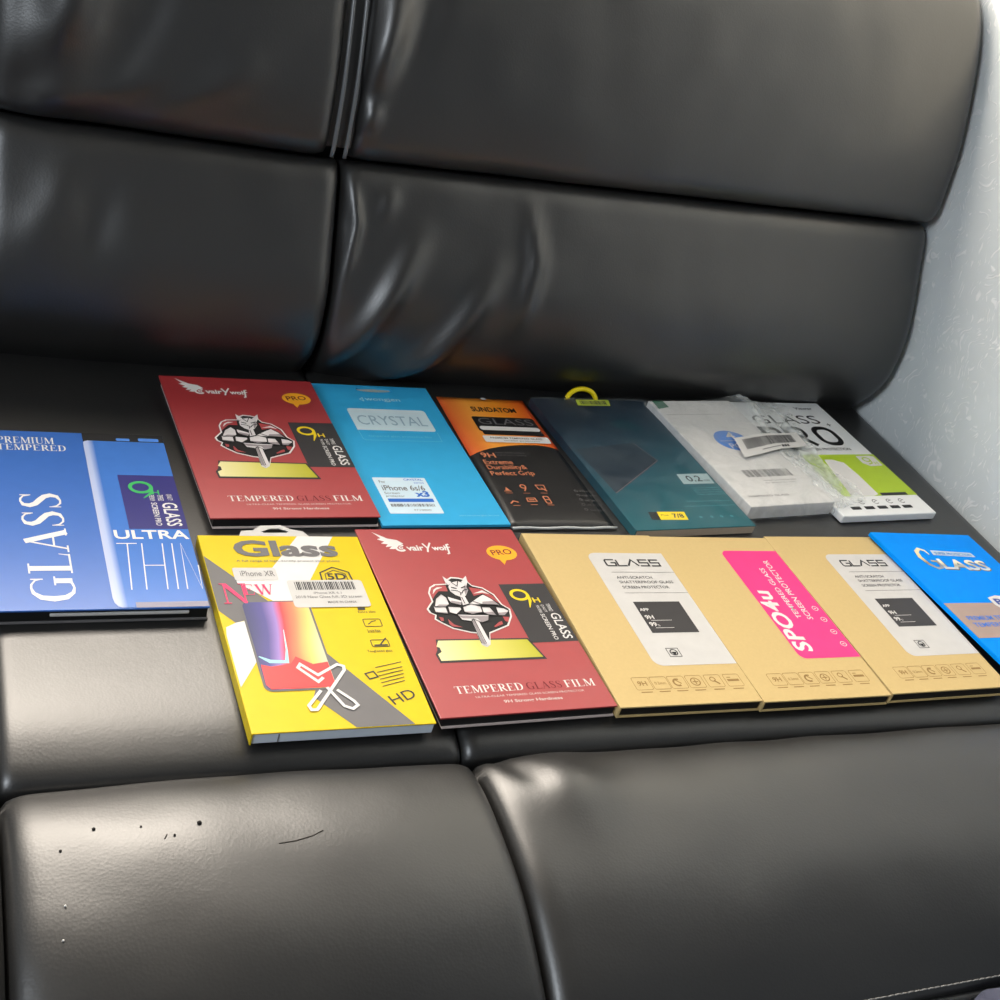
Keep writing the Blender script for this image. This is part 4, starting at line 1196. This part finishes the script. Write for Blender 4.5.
p('numeral', GR, 2, stroke(arc_pts(104, 84.4, 4.2, 3.2, 0, 345, 18), 1.6, True), stroke([(108.2, 84.2), (107, 78.6), (101.6, 76.8)], 1.5), text('H', 109.6, 76.4, 4.4, 4.4, 0, .02), parent=n9)
p('footer_strip', 'dark print', 1, rect(76.6, 27.8, 109, 32.0))
p('icons', 'grey print', 0, *[stroke(arc_pts(u, 19.4, 3.0, 3.0, 20, 320, 12), .8) for u in (44, 61, 78, 93)], *[stroke([(u - 1.6, 19.4), (u + 1.6, 20.4)], .8) for u in (44, 61, 78, 93)])
p('caption_bars', 'black print', 0, *[rrect(u - 5.6, 8.6, u + 5.6, 13.0, .6) for u in (31, 47, 62.6, 78, 93)])

# --- bright blue box tilted against the kraft box -------------------------
W, H, t = .125, .180, .0038
BB = mat('azure board', (0, 140, 245), rough=.55, spec=.06)
r = thing('screen_protector_box', 'bright azure box with gold lettering at the right edge of the photo', 'box', (.1610 + .0625 * math.cos(.0853) + .09 * math.sin(.0853), .0930 + .0625 * math.sin(.0853) - .09 * math.cos(.0853), .0066), R(4.89), R(4.3))
bm = bmesh.new(); box(bm, -W / 2, W / 2, -H / 2, H / 2, 0, t, .0005)
obj('carton', bm, BB, r)
L = Lid(r, W, H, t); p = L.put
GO = mat_ramp('gold foil print', [(0, (150, 170, 190)), (.3, (140, 122, 96)), (.55, (226, 208, 150)), (1, (238, 232, 196))], (0, 1, 0), .040, .068, rough=.3)
BRN = mat('bronze print', (120, 108, 92), rough=.35)
SF = mat('silver foil', (196, 214, 226), rough=.3)
p('title_initial', GO, 1, stroke([(44.6, 150, 1.6), (43.4, 155.4, 2.4), (38, 157.6, 3.2), (32, 153.6, 4.0), (29.6, 146, 4.6), (32, 136.6, 4.0), (38, 131.4, 3.2), (44.4, 132.6, 2.6), (44.8, 140.6, 2.4), (38.4, 141.4, 2.0)], 2), label='large gold initial')
p('title', mat_ramp('foil lettering', [(0, (210, 224, 234)), (.35, (170, 170, 160)), (.6, (240, 232, 200)), (1, (236, 240, 240))], (0, 1, 0), .040, .056, rough=.3), 1, text('LASS', 46.4, 130.6, 58, 14.0, -2, .028))
p('title_shade', BRN, 0, text('LASS', 47.0, 129.6, 58, 14.0, -2, .034))
bn = p('banner', SF, 0, poly([(51, 156), (100.6, 153.4), (101.6, 147.4), (49.6, 149.4)]), label='silver banner above the title')
p('lettering', mat('mid azure print', (40, 130, 210), rough=.5), 1, text('SUPER PROTECTION', 53, 150.2, 45, 3.6, -2.4, .02), parent=bn)
gb = p('grey_band', mat('taupe print', (168, 146, 136), rough=.5), 0, rect(.4, 45.6, 124.6, 87.0), label='taupe band')
p('lettering', mat('cobalt print', (66, 120, 210), rough=.5), 1, text('PREMIUM TEMPERED GLASS', 10.4, 66.0, 92, 5.2, 0, .02), text('TEMPERED GLASS FILM', 10.4, 58.2, 88, 5.0, 0, .02), parent=gb)
bd = p('badge', 'white print', 2, shape([(60, 93), (72, 96), (86, 94), (92, 86), (88, 78), (76, 74), (66, 76), (60, 84)]), label='white badge at the edge of the band')
p('badge_print', mat('navy print', (36, 66, 150), rough=.4), 3, text('Big', 64.4, 81.6, 22, 10, 0, .03), stroke([(66, 78.8), (84, 77.8)], 1.4), parent=bd)

# --- white carton in a clear bag -----------------------------------------
W, H, t = .0950, .164, .0135
A = 6.5
ca, sa = math.cos(R(A)), math.sin(R(A))
bx = .0605 + W / 2 * ca - H / 2 * sa; by = .1262 + W / 2 * sa + H / 2 * ca
bag = thing('bagged_box', 'white carton in a crumpled clear plastic bag with a barcode sticker', 'packet', (bx, by, Z0), R(A))
bm = bmesh.new(); box(bm, -W / 2, W / 2, -H / 2, H / 2, .0005, t, .0008)
obj('carton', bm, mat('grey white board', (214, 212, 210), rough=.5), bag)
L = Lid(bag, W, H, t); p = L.put
p('green_corner', mat('bottle green print', (30, 106, 76), rough=.5), 0, poly([(4, 163.4), (16, 163.4), (16.6, 153), (3, 150)]), label='green printed corner')
cir = p('blue_disc', mat('disc blue print', (60, 126, 210), rough=.5), 0, ell(51, 97, 19.0, 16.0), label='blue disc with a 4')
p('lettering', 'white print', 1, text('4', 48, 98.6, 9.6, 11.4, 0, .01), rect(36, 96, 66, 96.5), text('PCS', 42, 84, 18, 8, 0, .0), parent=cir)
p('bar_code', 'grey print', 0, bars(26.6, 40.6, 80, 51.4, 40, 11))
p('small_print', 'grey print', 0, text('TEMPERED GLASS', 6.4, 12.6, 46, 2.4, 0, .01), text('screen protector film', 40, 34, 38, 2.0), text('for phone 6.1 inch', 40, 30.4, 34, 2.0), rect(5, 140, 70, 140.4))
# the bag itself: one crumpled sheet over the carton, its empty end flopping over the next box
def lerp_tab(tab, v):
    for (a, x), (b, y) in zip(tab, tab[1:]):
        if a <= v <= b:
            return x + (y - x) * (v - a) / (b - a)
    return tab[0][1] if v < tab[0][0] else tab[-1][1]
right_tab = [(-6, 104), (4, 138), (26, 144), (45, 138), (62, 135), (85, 142), (108, 148), (135, 158), (158, 166), (169, 150)]
def bag_h(u, v):
    over = 14.6                                   # on top of the carton, mm
    side = 9.6                                    # on top of the neighbouring box
    if u <= 97:
        base = over
    else:
        f = min(1, (u - 97) / 24.0)
        base = over + (side - over) * (f * f * (3 - 2 * f))
    puff = 9.0 * math.exp(-(((u - 104) / 30) ** 2 + ((v - 146) / 22) ** 2))
    a = mnoise.fractal(Vector((u * .045, v * .028, 1.3)), 1.0, 2.0, 3)
    rid = 1 - abs(mnoise.noise(Vector((u * .06 + .035 * v, v * .03, 4.2)))) * 2.2
    rid2 = 1 - abs(mnoise.noise(Vector((u * .11 - .03 * v, v * .085, 9.2)))) * 2.4
    amp = 0.32 if u < 90 else 2.1
    z = base + puff + amp * (0.6 * max(0, rid) + 0.55 * max(0, rid2)) + 0.4 * a * amp
    return max(z, base + .05)
nu, nv = 120, 110
bm = bmesh.new()
g = []
for j in range(nv + 1):
    v_ = -6 + 174 * j / nv
    ue = lerp_tab(right_tab, v_)
    row = []
    for i in range(nu + 1):
        u_ = -2.4 + (ue + 2.4) * i / nu
        z_ = bag_h(u_, v_)
        uu, vv = u_, v_
        if v_ < 0:                                 # front end falls down the front of the carton
            k = -v_ / 6.0
            lo = 1.2 if u_ < 96 else 1.2 + 8.0 * min(1, (u_ - 96) / 14)
            z_ = z_ + (lo - z_) * k ** .8
            vv = -.9 - 1.6 * k
        if u_ < 0:                                 # left side tucked down
            z_ = z_ + (3.0 - z_) * min(1, -u_ / 2.4)
            uu = -.7 - .5 * (-u_ / 2.4)
        if v_ > 161:
            z_ = z_ - (v_ - 161) * .5
        row.append(bm.verts.new((uu / 1000 - W / 2, vv / 1000 - H / 2, z_ / 1000)))
    g.append(row)
for j in range(nv):
    for i in range(nu):
        bm.faces.new((g[j][i], g[j][i + 1], g[j + 1][i + 1], g[j + 1][i]))
bagf = obj('plastic_bag', bm, film('clear bag film', (226, 230, 228), .30, rough=.14, lo=.12, fade=((0, .42), (.60, .46), (.67, 1), (.96, .95), (1.0, .8))), bag, smooth=True, label='crumpled clear plastic bag')
# sticker on the bag, following its creases
def on_bag(name, m, pts_fn, parent, dz):
    bm = bmesh.new()
    pts_fn(bm, 0.0)
    bmesh.ops.subdivide_edges(bm, edges=bm.edges[:], cuts=1) if False else None
    for v in bm.verts:
        u_, v_ = v.co.x, v.co.y
        z_ = 16.6 - 2.6 * min(1, max(0, (u_ - 90) / 45)) + .5 * math.sin(u_ * .09) + dz
        v.co = Vector((u_ / 1000 - W / 2, v_ / 1000 - H / 2, z_ / 1000))
    return obj(name, bm, m, parent, label=None)
SQ = [(40.5, 66.0), (131, 84.4), (134.5, 106.5), (50.5, 96.5)]
def sticker_grid(bm, z, lo=(0, 0), hi=(1, 1), n=(30, 8)):
    g = []
    for j in range(n[1] + 1):
        row = []
        for i in range(n[0] + 1):
            a = lo[0] + (hi[0] - lo[0]) * i / n[0]; b = lo[1] + (hi[1] - lo[1]) * j / n[1]
            x = (SQ[0][0] * (1 - a) + SQ[1][0] * a) * (1 - b) + (SQ[3][0] * (1 - a) + SQ[2][0] * a) * b
            y = (SQ[0][1] * (1 - a) + SQ[1][1] * a) * (1 - b) + (SQ[3][1] * (1 - a) + SQ[2][1] * a) * b
            row.append(bm.verts.new((x, y, z)))
        g.append(row)
    for j in range(n[1]):
        for i in range(n[0]):
            bm.faces.new((g[j][i], g[j][i + 1], g[j + 1][i + 1], g[j + 1][i]))
sk = on_bag('barcode_sticker', M['white print'], sticker_grid, bagf, .5)
sk['label'] = 'white barcode sticker'
def code(bm, z):
    rnd = random.Random(4)
    a = .10
    while a < .88:
        w = rnd.choice((.006, .009, .014))
        sticker_grid(bm, z, (a, .34), (a + w, .86), (1, 5))
        a += w + rnd.choice((.005, .008, .010))
    sticker_grid(bm, z, (.30, .16), (.58, .19), (6, 1))
    sticker_grid(bm, z, (.60, .10), (.635, .24), (1, 1)); sticker_grid(bm, z, (.645, .10), (.68, .24), (1, 1)); sticker_grid(bm, z, (.69, .10), (.72, .24), (1, 1))
on_bag('bar_code', M['dark print'], code, sk, .75)

# ------------------------------------------------------------------ small things
# crumbs lying on the left front pad
def on_front(x, y):
    best = None
    for k in range(200):
        q = P_front_l.at(x, front_prof.len * k / 199)
        d = abs(q.y - y)
        if best is None or d < best[0]:
            best = (d, q)
    return best[1]
CR = mat('dark crumb', (18, 15, 13), rough=.8)
for k, (x, y, s) in enumerate(((-.484, -.146, .0009), (-.434, -.150, .0012), (-.500, -.157, .0007), (-.447, -.156, .0007), (-.462, -.148, .0006))):
    q = on_front(x, y)
    bm = bmesh.new()
    bmesh.ops.create_icosphere(bm, subdivisions=2, radius=s)
    for v in bm.verts:
        v.co *= 1 + .35 * mnoise.noise(v.co * 900 + Vector((k * 3.3, 0, 0)))
        v.co.z *= .6
    o = obj('crumb', bm, CR, smooth=True)
    o.location = q + Vector((0, 0, s * .5))
    tag(o, 'tiny dark crumb on the left front seat pad', 'crumb', 'dark crumbs on the seat')
LN = mat('white lint', (220, 218, 214), rough=.8)
for k, (x, y) in enumerate(((-.500, -.187), (-.502, -.203))):
    q = on_front(x, y)
    bm = bmesh.new()
    bmesh.ops.create_icosphere(bm, subdivisions=1, radius=.0006)
    o = obj('lint_speck', bm, LN, smooth=True)
    o.location = q + Vector((0, 0, .0006))
    tag(o, 'tiny white lint speck near the left edge of the front seat pad', 'lint', 'lint specks on the seat')

# blue grey cloth peeping in at the lower right corner, on the front edge of the seat
bm = bmesh.new()
nx, ny = 40, 26
g = []
for j in range(ny + 1):
    row = []
    for i in range(nx + 1):
        u = i / nx; v = j / ny
        x = -.024 + .15 * u
        s_ = v * .16 - .002 + .030 * (1 - min(1, u * 3.2)) ** 1.5      # distance down from the stitched edge
        (yb, zb), (n1, n2) = lip_prof.at(s_)
        lift_ = .005 + .010 * math.sin(math.pi * min(1, v * 4 + .02) / 2) + .002 * math.sin(u * 21 + v * 6)
        y, z = yb - n1 * lift_, zb - n2 * lift_
        row.append(bm.verts.new((x, y, z)))
    g.append(row)
for j in range(ny):
    for i in range(nx):
        bm.faces.new((g[j][i], g[j][i + 1], g[j + 1][i + 1], g[j + 1][i]))
bmesh.ops.solidify(bm, geom=bm.faces[:], thickness=.0025)
bmesh.ops.recalc_face_normals(bm, faces=bm.faces[:])
o = obj('cloth', bm, mat_ramp('blue grey cloth', [(0, (128, 126, 146)), (.45, (138, 140, 164)), (.6, (140, 172, 212)), (1, (130, 132, 152))], (.5, .8, 0), -.33, -.24, rough=.85, spec=.1, wob=.03, wscale=40), smooth=True)
tag(o, 'blue grey cloth at the lower right corner on the front seat edge', 'cloth')
